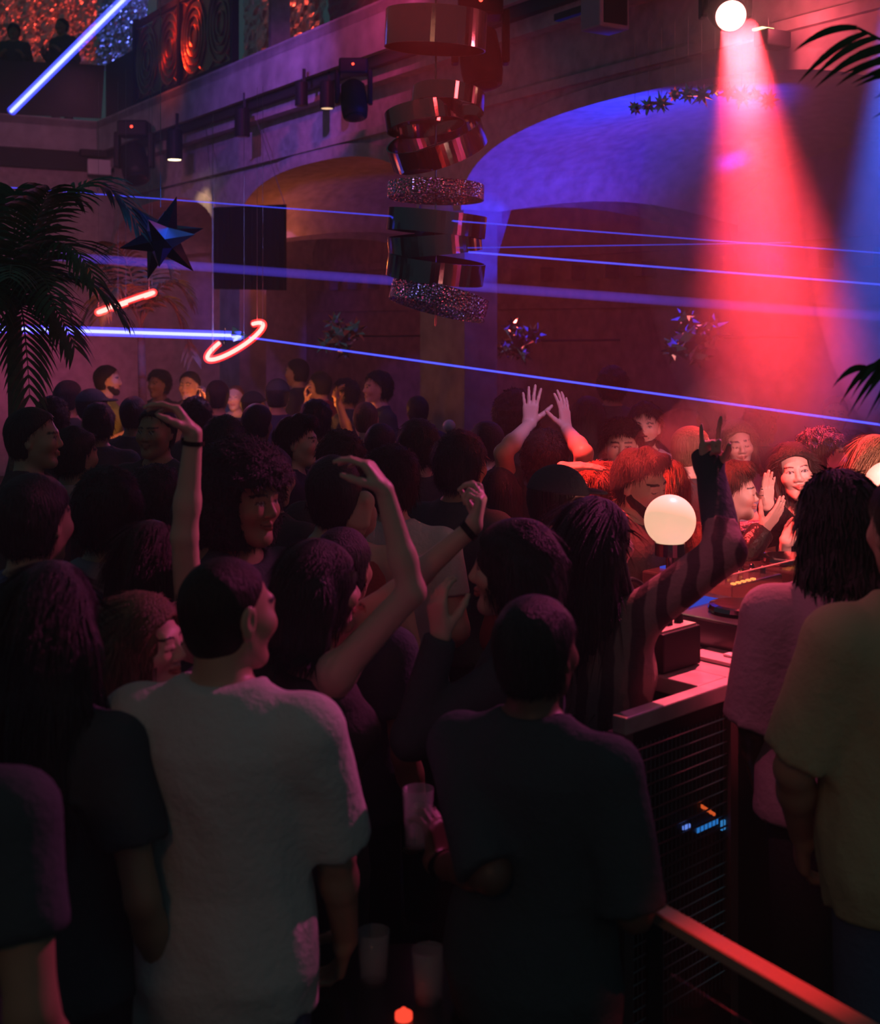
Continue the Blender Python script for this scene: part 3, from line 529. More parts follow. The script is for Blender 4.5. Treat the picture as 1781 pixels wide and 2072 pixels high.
class Field:
    """a list of shapes blended smoothly; each is evaluated only near itself"""
    def __init__(self): self.p = []
    def add(self, kind, data, lo, hi, k=.015, op=1, M=None):
        lo, hi = np.asarray(lo, float), np.asarray(hi, float)
        if M is not None:
            R, t = M
            c = np.array([R @ V(x, y, z) + t for x in (lo[0], hi[0]) for y in (lo[1], hi[1]) for z in (lo[2], hi[2])])
            lo, hi = c.min(0), c.max(0)
        self.p.append((kind, data, lo, hi, k, op, M)); return self
    def cap(self, a, b, r1, r2=None, k=.015, op=1, M=None, sc=None, cut=None):
        a, b = V(*a), V(*b); r2 = r1 if r2 is None else r2; r = max(r1, r2) * (max(1, *(1 / s for s in sc)) if sc else 1)
        return self.add('cap', (a, b, r1, r2, sc, cut), np.minimum(a, b) - r, np.maximum(a, b) + r, k, op, M)
    def ell(self, c, r, k=.015, op=1, M=None):
        c = V(*c); r = V(*r) if np.ndim(r) else V(r, r, r)
        return self.add('ell', (c, r), c - r, c + r, k, op, M)
    def prof(self, tab, off=0, k=.02, op=1, M=None):
        t = np.array(tab, float); m = t[:, 1].max() + off; d = t[:, 2].max() + off + abs(t[:, 3]).max()
        return self.add('prof', (t, off), (-m, -d, t[0, 0]), (m, d, t[-1, 0]), k, op, M)
    def fn(self, f, lo, hi, k=.01, op=1, M=None):
        return self.add('fn', f, lo, hi, k, op, M)
    def dist(self, kind, d, X, Y, Z):
        if kind == 'cap':
            a, b, r1, r2, sc, cut = d
            ax, ay, az = X - a[0], Y - a[1], Z - a[2]; ba = b - a; L = max(ba @ ba, 1e-9)
            t = np.clip((ax * ba[0] + ay * ba[1] + az * ba[2]) / L, 0, 1)
            dx, dy, dz = ax - ba[0] * t, ay - ba[1] * t, az - ba[2] * t
            if sc: dx, dy, dz = dx * sc[0], dy * sc[1], dz * sc[2]
            D = np.sqrt(dx * dx + dy * dy + dz * dz) - (r1 + (r2 - r1) * t)
            if cut:
                q, n = cut; D = np.maximum(D, (X - q[0]) * n[0] + (Y - q[1]) * n[1] + (Z - q[2]) * n[2])
            return D
        if kind == 'ell':
            c, r = d; x, y, z = X - c[0], Y - c[1], Z - c[2]
            k0 = np.sqrt((x / r[0]) ** 2 + (y / r[1]) ** 2 + (z / r[2]) ** 2) + 1e-9
            k1 = np.sqrt((x / r[0] ** 2) ** 2 + (y / r[1] ** 2) ** 2 + (z / r[2] ** 2) ** 2) + 1e-9
            return k0 * (k0 - 1) / k1
        if kind == 'prof':
            t, off = d
            a = np.interp(Z, t[:, 0], t[:, 1]) + off; b = np.interp(Z, t[:, 0], t[:, 2]) + off; c = np.interp(Z, t[:, 0], t[:, 3])
            q = np.sqrt((X / a) ** 2 + ((Y - c) / b) ** 2)
            D = (q - 1) * np.minimum(a, b)
            return np.maximum(D, np.maximum(t[0, 0] - Z, Z - t[-1, 0]))
        return d(X, Y, Z)
    def grid(self, lo, hi, h, post=None):
        lo = np.asarray(lo, float); n = np.maximum(3, np.ceil((np.asarray(hi) - lo) / h).astype(int) + 1)
        ax = [lo[i] + h * np.arange(n[i]) for i in range(3)]
        D = np.full(n, .3)
        for kind, d, plo, phi, k, op, M in self.p:
            pad = k + 2.2 * h + .012
            i0 = np.maximum(0, np.floor((plo - pad - lo) / h).astype(int)); i1 = np.minimum(n, np.ceil((phi + pad - lo) / h).astype(int) + 1)
            if (i1 - i0 < 1).any(): continue
            s = tuple(slice(i0[i], i1[i]) for i in range(3))
            X, Y, Z = ax[0][s[0]][:, None, None], ax[1][s[1]][None, :, None], ax[2][s[2]][None, None, :]
            if M is not None:
                R, t = M; X, Y, Z = X - t[0], Y - t[1], Z - t[2]
                X, Y, Z = (R[0, i] * X + R[1, i] * Y + R[2, i] * Z for i in range(3))
            q = self.dist(kind, d, X, Y, Z)
            if op == 1: D[s] = smin(D[s], q, k)
            elif op == -1: D[s] = -smin(-D[s], q, k)
            else: D[s] = np.maximum(D[s], q)
        if post is not None: D = post(ax[0][:, None, None], ax[1][None, :, None], ax[2][None, None, :], D)
        return lo, h, D
    def mesh(self, lo, hi, h, post=None):
        return nets(*self.grid(lo, hi, h, post))
    def bounds(self, pad=.02):
        q = [p for p in self.p if p[5] == 1]
        return np.min([p[2] for p in q], 0) - pad, np.max([p[3] for p in q], 0) + pad
def nets(lo, h, D):
    """naive surface nets: one vertex per crossed cell, one quad per crossed edge"""
    S = D < 0; n = np.array(D.shape)
    c = S[:-1, :-1, :-1].astype(np.int8)
    tot = sum(S[i:n[0] - 1 + i, j:n[1] - 1 + j, k:n[2] - 1 + k].astype(np.int8) for i in (0, 1) for j in (0, 1) for k in (0, 1))
    act = (tot > 0) & (tot < 8); I = np.argwhere(act)
    if len(I) == 0: return np.zeros((0, 3)), np.zeros((0, 4), int)
    idx = np.full(act.shape, -1); idx[act] = np.arange(len(I))
    cor = {(i, j, k): D[I[:, 0] + i, I[:, 1] + j, I[:, 2] + k] for i in (0, 1) for j in (0, 1) for k in (0, 1)}
    P = np.zeros((len(I), 3)); W = np.zeros(len(I))
    for a in cor:
        for e in range(3):
            if a[e]: continue
            b = tuple(1 if q == e else a[q] for q in range(3))
            v0, v1 = cor[a], cor[b]; m = (v0 < 0) != (v1 < 0)
            t = np.where(m, v0 / np.where(m, v0 - v1, 1), 0)
            for q in range(3): P[:, q] += np.where(m, a[q] + (t if q == e else 0), 0)
            W += m
    P = (P / W[:, None] + I) * h + lo
    F = []
    for e in range(3):
        u, w = (e + 1) % 3, (e + 2) % 3
        s0 = [slice(None)] * 3; s1 = [slice(None)] * 3; s0[e] = slice(0, -1); s1[e] = slice(1, None)
        X = S[tuple(s0)] != S[tuple(s1)]
        E = np.argwhere(X); ok = (E[:, u] > 0) & (E[:, w] > 0) & (E[:, u] < n[u] - 1) & (E[:, w] < n[w] - 1); E = E[ok]
        g = []
        for du, dw in ((-1, -1), (0, -1), (0, 0), (-1, 0)):
            q = E.copy(); q[:, u] += du; q[:, w] += dw; g.append(idx[q[:, 0], q[:, 1], q[:, 2]])
        g = np.stack(g, 1); flip = ~S[E[:, 0], E[:, 1], E[:, 2]]
        g[flip] = g[flip][:, ::-1]; F.append(g)
    return P, np.concatenate(F)
def mk_mesh(name, P, F, mats, col=None, mi=None):
    me = bpy.data.meshes.new(name); me.vertices.add(len(P)); me.vertices.foreach_set('co', np.asarray(P, np.float32).ravel())
    me.loops.add(F.size); me.polygons.add(len(F)); me.loops.foreach_set('vertex_index', F.astype(np.int32).ravel())
    me.polygons.foreach_set('loop_start', np.arange(len(F), dtype=np.int32) * 4)
    me.polygons.foreach_set('use_smooth', np.ones(len(F), bool))
    for m in mats: me.materials.append(m)
    if mi is not None: me.polygons.foreach_set('material_index', mi.astype(np.int32))
    me.update(calc_edges=True)
    if col is not None:
        at = me.color_attributes.new('Col', 'FLOAT_COLOR', 'POINT'); at.data.foreach_set('color', np.c_[col, np.ones(len(P))].astype(np.float32).ravel())
    me.validate(); return me

# ---- hands -------------------------------------------------------------------------------------------------
POSES = {  # (mcp, pip, dip) per index..pinky, spread, thumb closing
    'open': ([(4, 8, 6)] * 4, .16, 0), 'flat': ([(6, 10, 6)] * 4, .03, .35), 'relaxed': ([(22, 32, 20), (26, 36, 22), (30, 40, 24), (32, 42, 24)], .04, .45),
    'fist': ([(78, 95, 60)] * 4, .0, .9), 'horns': ([(4, 8, 4), (82, 98, 60), (82, 98, 60), (2, 6, 4)], .06, .9),
    'snap': ([(30, 55, 30), (50, 60, 30), (70, 85, 50), (75, 90, 50)], .02, .7), 'hold': ([(42, 46, 30)] * 4, .04, .5),
    'droop': ([(35, 20, 12), (38, 24, 14), (40, 26, 14), (42, 28, 14)], .05, .3)}
def hand(f, W, d, n, side, pose, s=1.0):
    """W wrist, d towards the fingers, n out of the palm, side +1 right hand / -1 left"""
    d = nrm(d); n = nrm(n - d * (n @ d)); t = np.cross(d, n) * side          # t points to the thumb
    curls, spread, close = POSES[pose]
    at = lambda a, b, c: W + s * (a * d + b * t + c * n)
    for o, kd in ((.028, .086), (.010, .090), (-.009, .087), (-.027, .079)):
        f.cap(at(.0, o * .62, 0), at(kd, o, 0), .0155 * s, .0125 * s, k=.012)
    f.cap(at(.03, .026, .010), at(.012, -.02, .008), .016 * s, k=.014)
    L = [((.043, .026, .021), .0092), ((.048, .030, .022), .0094), ((.044, .028, .021), .009), ((.034, .021, .018), .0082)]
    for (ln, r), (o, kd), cu, i in zip(L, ((.028, .086), (.010, .090), (-.009, .087), (-.027, .079)), curls, range(4)):
        p = at(kd, o, 0); ang = 0; dd = nrm(d + t * spread * (1.5 - i) * .8)
        for j in range(3):
            ang += math.radians(cu[j]); q = p + s * ln[j] * (math.cos(ang) * dd + math.sin(ang) * n)
            f.cap(p, q, r * s * (1 - .07 * j), r * s * (.95 - .09 * j), k=.004); p = q
    p = at(.022, .026, .008)
    for j, l in enumerate((.044, .034, .028)):
        dd = nrm((.62 + .1 * j) * d + (.72 - close * (.55 + .35 * j)) * t + (.22 + close * (.55 + .2 * j)) * n)
        q = p + s * l * dd; f.cap(p, q, (.0145 - .0022 * j) * s, (.0125 - .002 * j) * s, k=.006); p = q

# ---- body --------------------------------------------------------------------------------------------------
TORSO_M = [(.84, .150, .105, .0), (.93, .172, .118, -.008), (1.02, .155, .105, .0), (1.10, .146, .100, .004), (1.22, .160, .112, .004), (1.32, .172, .118, .0),
           (1.38, .170, .108, -.008), (1.43, .140, .085, -.014), (1.47, .085, .066, -.016), (1.50, .058, .056, -.014)]
TORSO_F = [(.84, .155, .110, .0), (.93, .176, .122, -.012), (1.02, .146, .100, .0), (1.10, .125, .088, .004), (1.20, .138, .096, .004), (1.30, .148, .104, .002),
           (1.38, .146, .094, -.006), (1.43, .120, .076, -.012), (1.47, .072, .058, -.014), (1.50, .050, .050, -.012)]
HEAD_Z = 1.635
def head_field(f, M, sex='m', smile=0, big=1.0, eyes='open'):
    E = lambda c, r, k=.015, op=1: f.ell(c, r, k, op, M)
    C = lambda a, b, r1, r2=None, k=.015, op=1, sc=None: f.cap(a, b, r1, r2, k, op, M, sc)
    j = 1.0 if sex == 'm' else .9
    E((0, -.014, .030), (.075, .095, .086)); E((0, .022, -.028), (.061 * j, .066, .084), .03)
    C((-.045 * j, .004, -.052), (-.016, .064, -.096), .019, .017, .03); C((.045 * j, .004, -.052), (.016, .064, -.096), .019, .017, .03)
    E((0, .070, -.098), (.020, .017, .016), .02)
    C((-.034, .078, .024), (.034, .078, .024), .011 * (1 if sex == 'm' else .8), k=.022)
    for s in (-1, 1):
        E((s * .032, .099, .004), (.0175, .016, .0115), .012, -1)
        E((s * .039, .056, -.022), (.026, .032, .024), .03)
        E((s * .0315, .0755, .005), (.0125, .0125, .0125), .002)
        C((s * .045, .074, .0125), (s * .020, .087, .0125), .0042, k=.006); C((s * .045, .073, -.003), (s * .020, .085, -.004), .0035, k=.006)
        if eyes == 'shut': C((s * .044, .077, .004), (s * .021, .088, .003), .0075, k=.004)
        E((s * .0125, .093, -.030), (.0095, .011, .0085), .007)
        E((s * .0775, -.010, .0), (.0095, .020, .033), .006); E((s * .087, -.004, .0), (.007, .010, .017), .006, -1)
        E((s * .074, -.008, -.028), (.009, .012, .011), .008)
    C((0, .087, .014), (0, .104, -.023), .0075, .0115, .012)
    w = .022 + .006 * smile; lift = .006 * smile
    for s in (-1, 1):
        C((0, .0935, -.0535), (s * w, .079, -.0565 + lift), .0062, .0035, .004); C((0, .0925, -.0655), (s * w * .9, .079, -.0585 + lift), .0070, .0035, .004)
def head_colour(q, skin, sex, lips, eyes='open', brow=None):
    """q points in head space -> colours of skin, lips, brows, eyes (what the face has, not how it is lit)"""
    x, y, z = q.T; ax = np.abs(x); c = np.tile(np.array(skin), (len(q), 1)); sk = np.array(skin)
    front = y > .055
    ch = front & (np.hypot(ax - .042, z + .03) < .026); c[ch] = sk * (1.02, .88, .86)
    lp = (y > .070) & (ax < .029) & (np.abs(z + .0595 - .004 * (ax / .025) ** 2) < .0115 * (1 - (ax / .033) ** 2)); c[lp] = np.array(lips)
    m = (y > .070) & (ax < .027) & (np.abs(z + .0590 - .004 * (ax / .025) ** 2) < .0016); c[m] = np.array(lips) * .25
    b = front & (ax > .012) & (ax < .052) & (np.abs(z - .0255 - .004 * np.sin((ax - .012) / .04 * 3.1)) < (.0042 if sex == 'm' else .003)); c[b] = np.array(brow if brow is not None else (.02, .012, .01))
    if eyes == 'open':
        e = (y > .072) & (np.hypot((ax - .0315) / .0135, (z - .005) / .0058) < 1); c[e] = (.40, .36, .35)
        ir = (y > .074) & (np.hypot(ax - .0315, z - .005) < .0058); c[ir] = (.03, .018, .012)
        ld = (y > .068) & (np.abs(np.hypot((ax - .0315) / .0145, (z - .005) / .0068) - 1) < .16) & (z > .004); c[ld] = (.03, .015, .012)
    else:
        ld = (y > .070) & (ax > .017) & (ax < .047) & (np.abs(z + .001 + .003 * np.cos((ax - .032) / .015 * 1.5)) < .0018); c[ld] = (.03, .015, .012)
    return c
def wob(seed, amp, freq):
    rg = np.random.RandomState(seed); K = rg.normal(size=(7, 3)) * freq; ph = rg.uniform(0, 6.28, 7); A = rg.uniform(.5, 1, 7)
    def g(X, Y, Z):
        s = 0
        for k, p, a in zip(K, ph, A): s = s + a * np.sin(k[0] * X + k[1] * Y + k[2] * Z + p)
        return s * amp / 4.0
    return g
def hair_mesh(style, h, seed=1, amp=None, shoulder=-.16):
    """in head space"""
    f = Field(); post = []
    back = lambda x, y, z: np.maximum(y + .028 + .25 * (z < -.02) * 0, -.078 - z)
    def crop(front_z, side_y, nape_z):
        def c(X, Y, Z):
            top = front_z - Z - np.clip(.062 - Y, 0, .14) * .85 - .12 * np.abs(X)           # hairline rises to the forehead
            bk = np.maximum(Y - side_y, nape_z - Z)
            return smin(top, bk, .012)
        return c
    def shell(o): f.ell((0, -.016, .030), (.077 + o, .097 + o, .088 + o)); f.ell((0, -.018, -.02), (.066 + o, .082 + o, .075 + o), .02)
    fr = 22; am = .004
    if style in ('short', 'messy', 'curly', 'buzz', 'quiff', 'afro'):
        o = {'short': .012, 'messy': .019, 'curly': .026, 'buzz': .0035, 'quiff': .013, 'afro': .062}[style]
        am = {'short': .0025, 'messy': .007, 'curly': .009, 'buzz': .0004, 'quiff': .006, 'afro': .008}[style]; fr = {'curly': 130, 'messy': 70, 'afro': 110}.get(style, 60)
        shell(o)
        if style == 'quiff': f.cap((-.035, .062, .105), (.04, .066, .108), .028, .024, .02); f.cap((0, .0, .118), (.01, .06, .11), .03, k=.02)
        cr = crop(.084 if style != 'afro' else .075, -.012 if style != 'afro' else .03, -.075 if style != 'afro' else -.11)
        post = lambda X, Y, Z, D: np.maximum(D, cr(X, Y, Z) - (.01 if style in ('curly', 'afro') else 0))
    elif style in ('tied', 'bun', 'updo'):
        shell(.0045); am = .001; fr = 60; cr = crop(.092, -.004, -.07)
        if style != 'tied': f.ell((0, -.085 if style == 'updo' else -.09, .075 if style == 'bun' else .03), (.04, .038, .038), .012)
        post = lambda X, Y, Z, D: np.maximum(D, cr(X, Y, Z))
    elif style in ('long', 'longer', 'bob', 'braids'):
        shell(.017 if style != 'braids' else .028); b = {'long': -.32, 'longer': -.43, 'bob': -.15, 'braids': -.145}[style]; am = .003; fr = 55
        if style == 'braids': am = .006; fr = 150
        n = 7
        for i in range(n):
            a = -1.0 + 2.0 * i / (n - 1); x = (.080 if style != 'braids' else .088) * math.sin(a * 1.45); y = -.020 - .072 * math.cos(a * 1.45)
            f.cap((x, y, .02), (x * 1.06, y - .012 - (.02 if b < -.2 else 0) * math.cos(a), -.12), .030, .030, .02)
            if b < -.16: f.cap((x * 1.06, y - .012 - .02 * math.cos(a), -.12), (x * 1.25, y - .028 - .02 * math.cos(a), b), .030, .022, .02)
        if b < -.2:
            for s in (-1, 1): f.cap((s * .078, .005, .01), (s * .088, .022, -.14), .017, .018, .015); f.cap((s * .088, .022, -.14), (s * .10, .045, b * .8), .018, .012, .015)
        fl = .058 if b < -.2 else .040
        def post(X, Y, Z, D):
            face = np.maximum(Y * 0 + (.030 - Y) , np.maximum(np.abs(X) - (fl + .25 * np.clip(-Z - .02, 0, .3)), np.maximum(Z - .074 + 6 * X * X, 0 * X - .5 - Z)))
            face2 = np.maximum(np.maximum(-.055 - Y, Z + .075), np.maximum(np.abs(X) - .052, -.5 - Z))       # room for the neck
            D = np.maximum(D, -face); D = np.maximum(D, -face2)
            return np.maximum(D, b - Z - .015 * np.sin(60 * X))
    elif style in ('cap', 'beanie'):
        shell(.014); am = .001
        if style == 'cap':
            f.ell((0, .10, .052), (.062, .075, .010), .012)
            post = lambda X, Y, Z, D: np.maximum(D, .036 - Z)
        else: post = lambda X, Y, Z, D: np.maximum(D, .022 - Z - .2 * Y * (Y < 0) + .0)
    am = am if amp is None else amp
    w = wob(seed, am, fr); w2 = wob(seed + 5, am * .6, fr * .35)
    def pp(X, Y, Z, D):
        D = D + w(X, Y, Z) + w2(X, Y, Z)
        return post(X, Y, Z, D) if callable(post) else D
    lo, hi = f.bounds(.02 + am)
    return f.mesh(lo, hi, h, pp)
def strands(P, F, n, style, seed, sex='m'):
    """locks of hair growing out of the hair surface: thin tapered strips, same mesh"""
    if len(F) == 0: return P, F
    rg = np.random.RandomState(seed); a, b, c, d = (P[F[:, i]] for i in range(4)); N = np.cross(c - a, d - b); ar = np.linalg.norm(N, axis=1) + 1e-12; N = N / ar[:, None]
    cen = (a + b + c + d) / 4; out = ((cen - np.array([0, -.016, .02])) * N).sum(1) > 0
    w = ar * out; w = w / w.sum(); i = rg.choice(len(F), n, p=w); u, v = rg.rand(n, 1), rg.rand(n, 1)
    p = (a[i] * (1 - u) + b[i] * u) * (1 - v) + (d[i] * (1 - u) + c[i] * u) * v; nn = N[i]
    L, W, lift, rnd = {'short': (.026, .0022, .30, .45), 'messy': (.042, .0026, .45, .8), 'curly': (.030, .0028, .7, 1.4), 'afro': (.028, .0026, .9, 1.6), 'buzz': (.005, .0010, .8, .6), 'quiff': (.034, .0024, .35, .5),
                       'tied': (.030, .0016, .03, .15), 'updo': (.03, .0018, .06, .3), 'bun': (.03, .0018, .08, .3), 'long': (.11, .0030, .05, .22), 'longer': (.13, .0030, .05, .20), 'bob': (.075, .0028, .06, .25), 'braids': (.05, .0060, .12, .35)}.get(style, (.02, .002, .2, .4))
    flow = np.zeros((n, 3)); top = np.clip((p[:, 2] - .055) / .05, 0, 1)
    flow[:, 2] = -(1 - .55 * top); flow[:, 1] = -.25 + top * (.9 if style in ('short', 'messy', 'curly', 'quiff') else -.9); flow[:, 0] = np.sign(p[:, 0]) * .35 * top
    if style in ('long', 'longer', 'bob', 'tied', 'updo', 'bun'):       # parted: locks over the forehead sweep to the sides and back
        fr = (p[:, 1] > .02) & (p[:, 2] > .02); flow[fr] = np.stack([np.sign(p[fr, 0]) * .9, np.full(fr.sum(), -.55), np.full(fr.sum(), -.25)], 1); L = np.where(fr, L * .6, L)[:, None] if np.ndim(L) else np.where(fr, L * .6, L)[:, None]
    flow += rg.normal(size=(n, 3)) * rnd * .5; flow -= nn * (flow * nn).sum(1)[:, None]; flow /= np.linalg.norm(flow, axis=1)[:, None] + 1e-9
    sd = np.cross(flow, nn); L = (L if np.ndim(L) else np.full((n, 1), L)) * rg.uniform(.6, 1.25, (n, 1)); W = W * rg.uniform(.7, 1.3, (n, 1)); q = []; K = 5
    for k in range(K):
        g = k / (K - 1); x = p - nn * .003 + flow * L * g + nn * L * lift * (g - .75 * g * g) + np.array([0, 0, -.25]) * L * g * g * (0 if style in ('afro', 'buzz') else 1)
        x = x + rg.normal(size=(n, 3)) * .0012 * g
        ww = W * (1 - .92 * g) ; q.append(x + sd * ww); q.append(x - sd * ww)
    Q = np.stack(q, 1).reshape(-1, 3); base = len(P) + np.arange(n)[:, None] * 2 * K
    G = np.concatenate([np.concatenate([base + 2 * k, base + 2 * k + 1, base + 2 * k + 3, base + 2 * k + 2], 1) for k in range(K - 1)])
    return np.concatenate([P, Q]), np.concatenate([F, G])
def beard_mesh(h, full=True):
    f = Field(); f.ell((0, .024, -.030), (.064, .070, .086)); f.cap((-.047, .006, -.052), (-.017, .066, -.098), .021, .020, .03); f.cap((.047, .006, -.052), (.017, .066, -.098), .021, .020, .03)
    f.ell((0, .072, -.100), (.022, .020, .018), .02); f.cap((-.018, .092, -.042), (.018, .092, -.042), .006, k=.008)
    w = wob(3, .003, 120)
    def post(X, Y, Z, D):
        D = D + w(X, Y, Z)
        cheek = Z - (-.040 - .55 * np.clip(Y - .02, 0, .05) + .8 * np.clip(np.abs(X) - .045, 0, .05))
        mus = np.maximum(np.abs(Z + .044) - .006, np.abs(X) - .024)
        keep = smin(cheek, mus, .004); lips = np.maximum(np.abs(Z + .0595) - .0105, np.maximum(np.abs(X) - .024, .06 - Y))
        D = np.maximum(D, keep); D = np.maximum(D, -lips); return np.maximum(D, -.012 - Y)
    lo, hi = f.bounds(.015); return f.mesh(lo, hi, h, post)
def hairless(s): return s in (None, 'bald')

DEFARM = {'down': ((.225, -.035, 1.15), (.235, .06, .90)), 'bent': ((.235, -.03, 1.16), (.17, .20, 1.22)), 'up': ((.25, .08, 1.60), (.20, .12, 1.86)),
          'low': ((.225, -.06, 1.15), (.20, .14, 1.02)), 'out': ((.27, .03, 1.22), (.33, .18, 1.38))}
def arm_solve(S, e, w, L1=.290, L2=.262):
    dv = w - S; D = np.linalg.norm(dv); u = dv / D
    if D > (L1 + L2) * .995:
        g = min(D / ((L1 + L2) * .995), 1.10); L1 *= g; L2 *= g; D = min(D, (L1 + L2) * .995); w = S + u * D
    a = (L1 * L1 - L2 * L2 + D * D) / (2 * D); hh = math.sqrt(max(0, L1 * L1 - a * a))
    p = (e - S); p = p - u * (p @ u); p = nrm(p) if np.linalg.norm(p) > 1e-4 else V(0, -1, 0)
    return S + u * a + p * hh, w
NP = 0
def figure(sex='m', head=(0, 0, 0), arms=None, hair='short', beard=False, top='tee', hem=.90, skin=(.50, .30, .22), lips=None, smile=0, eyes='open',
           mats=None, q=1.0, yaw=0, loc=(0, 0, 0), scale=1.0, seed=1, extras=None, lean=0, sleeve=None, fine_head=None, neck=.075, hair_amp=None, bare=True, brow=None, loose=.010, side=0):
    """-> list of (part name, mesh).  arms: {'R': dict(e=,w=,d=,n=,pose=)} in WORLD space, or the name of a stock pose"""
    lips = lips or tuple(np.array(skin) * ((.88, .62, .62) if sex == 'm' else (.85, .48, .48))); mats = mats or {}
    tz = TORSO_M if sex == 'm' else TORSO_F; sw = .178 if sex == 'm' else .155
    Rw = rotm(yaw); toL = lambda p: Rw.T @ (np.asarray(p, float) - np.asarray(loc)) / scale; dirL = lambda d: Rw.T @ np.asarray(d, float)
    # lean: upper body tilts about the hips
    Lr = rotm(0, -lean, side); piv = V(0, 0, .95); bend = lambda p: Lr @ (np.asarray(p, float) - piv) + piv
    TM = (Lr, piv - Lr @ piv) if (lean or side) else None
    HR = rotm(*head); nb = V(0, -.016, 1.475); hc0 = V(0, .012, HEAD_Z); pv = V(0, -.005, 1.54)
    hc = pv + (rotm(head[0], head[1] * .8, head[2] * .8) @ (hc0 - pv)); hc = bend(hc); nb = bend(nb); HR = Lr @ HR; HM = (HR, hc)
    f = Field()
    f.prof(tz, 0, .02, M=TM)
    if sex == 'f':
        for s in (-1, 1): f.ell((s * .070, .080, 1.275), (.058, .052, .056), .035, M=TM)
    else:
        for s in (-1, 1): f.ell((s * .075, .068, 1.34), (.075, .038, .06), .04, M=TM)
    f.cap(nb, hc + HR @ V(0, -.022, -.055), .056 if sex == 'm' else .047, .054 if sex == 'm' else .045, .02)
    hf = len(f.p); head_field(f, HM, sex, smile, eyes=eyes)
    shirt = Field(); slv = []
    armpts = {}
    for sd, S in (('R', 1), ('L', -1)):
        a = (arms or {}).get(sd, 'down')
        sh = V(S * sw, -.012, 1.405)
        if isinstance(a, str):
            e, w = DEFARM[a]; e = bend(V(S * e[0], e[1], e[2])); w = bend(V(S * w[0], w[1], w[2])); spec = {}
            if a == 'bent': spec = dict(n=V(-S, .1, -.3), d=V(-S * .3, .8, .6))
            if a == 'down': spec = dict(n=V(-S, 0, 0), d=V(0, .25, -1))
            if a == 'up': spec = dict(n=V(0, 1, 0), d=V(-S * .1, .2, 1))
            pose = 'open' if a == 'up' else 'relaxed'; loc_d = spec.get('d'); loc_n = spec.get('n')
        else:
            e, w = toL(a['e']), toL(a['w']); pose = a.get('pose', 'relaxed')
            loc_d = dirL(a['d']) if 'd' in a else None; loc_n = dirL(a['n']) if 'n' in a else None
        up = np.clip((e[2] - 1.40) / .25, 0, 1); sh = bend(sh) + V(-S * .02, .01, .045) * up
        e, w = arm_solve(sh, e, w)
        d = nrm(w - e) if loc_d is None else nrm(loc_d); n = V(-S, .2, 0) if loc_n is None else loc_n
        if abs(nrm(n) @ d) > .97: n = n + V(.3, .4, .2)
        fe = 1.0 if sex == 'm' else .84
        f.cap(bend(V(S * .045, -.018, 1.462)), sh + V(0, 0, .006), .044 * fe, .044 * fe, .04)                # trapezius
        f.ell(sh, (.054 * fe, .056 * fe, .052 * fe), .03)
        f.cap(sh, e, .052 * fe, .041 * fe, .03); f.cap(e, e + (w - e) * .35, .041 * fe, .041 * fe, .015); f.cap(e + (w - e) * .3, w, .041 * fe, .027 * fe, .015)
        hand(f, w, d, n, S, pose, .96 if sex == 'm' else .86)
        armpts[sd] = (sh, e, w)
        sl = sleeve if sleeve is not None else {'tee': .62, 'tank': None, 'long': 2, 'jacket': 2, 'bigtee': .86, 'none': None}[top]
        off = {'tee': .016, 'long': .013, 'jacket': .024, 'bigtee': .026, 'tank': 0, 'none': 0}[top]
        if sl:
            shirt.cap(bend(V(S * .045, -.018, 1.458)), sh + V(0, 0, .004), (.046 + off * .4) * fe, (.046 + off * .5) * fe, .04); shirt.ell(sh, (.054 * fe + off * .7,) * 3, .02)
            if sl < 1: c = sh + (e - sh) * sl; shirt.cap(sh, sh + (e - sh) * (sl + .3), .054 * fe + off, .050 * fe + off * 1.15, .02, cut=(c, nrm(e - sh)))
            else:
                shirt.cap(sh, e, .053 * fe + off, .044 * fe + off, .02); c = e + (w - e) * min(sl - 1, .97)
                shirt.cap(e, e + (w - e) * 1.2, .044 * fe + off, .028 * fe + off, .02, cut=(c, nrm(w - e)))
    for S in (-1, 1):
        hp, kn, an = V(S * .085, -.005, .90), V(S * .105, .015 + .02 * S, .49), V(S * .11, -.015 + .03 * S, .085)
        f.cap(hp, kn, .086, .056, .03); f.cap(kn, an, .056, .040, .02); f.cap(an + V(0, -.03, -.045), an + V(S * .02, .15, -.055), .040, .032, .02)
    # polygonise: fine head and arms, coarse rest
    hh = fine_head or .0055 * q; ah = .0055 * q; bh = .016
    parts = []
    box = []
    R = .165; hb = (hc - R, hc + R); hb[0][2] = hc[2] - .20; box.append((hb[0], hb[1], hh))
    for sd in 'RL':
        sh, e, w = armpts[sd]; a = (arms or {}).get(sd, 'down')
        if q < 1.6 and (not isinstance(a, str)): lo = np.minimum(np.minimum(e, w), w) - .055; hi = np.maximum(e, w) + .055
        else: lo = w - .02; hi = w + .02
        dd = nrm(w - e) if isinstance(a, str) or 'd' not in a else nrm(dirL(a['d']))
        lo = np.minimum(lo, w + dd * .20 - .075); hi = np.maximum(hi, w + dd * .20 + .075); lo = np.minimum(lo, w - .07); hi = np.maximum(hi, w + .07)
        box.append((lo, hi, ah))
    P, F = [], []; n0 = 0
    for i, (lo, hi, h) in enumerate(box):
        p, fc = f.mesh(lo, hi, h)
        if len(p) == 0: continue
        c = p[fc].mean(1); keep = np.ones(len(fc), bool)
        for l2, h2, _ in box[:i]: keep &= ~((c > l2 + 1.6 * h) & (c < h2 - 1.6 * h)).all(1)
        P.append(p); F.append(fc[keep] + n0); n0 += len(p)
    lo, hi = f.bounds(.03); p, fc = f.mesh(lo, hi, bh); c = p[fc].mean(1); keep = np.ones(len(fc), bool)
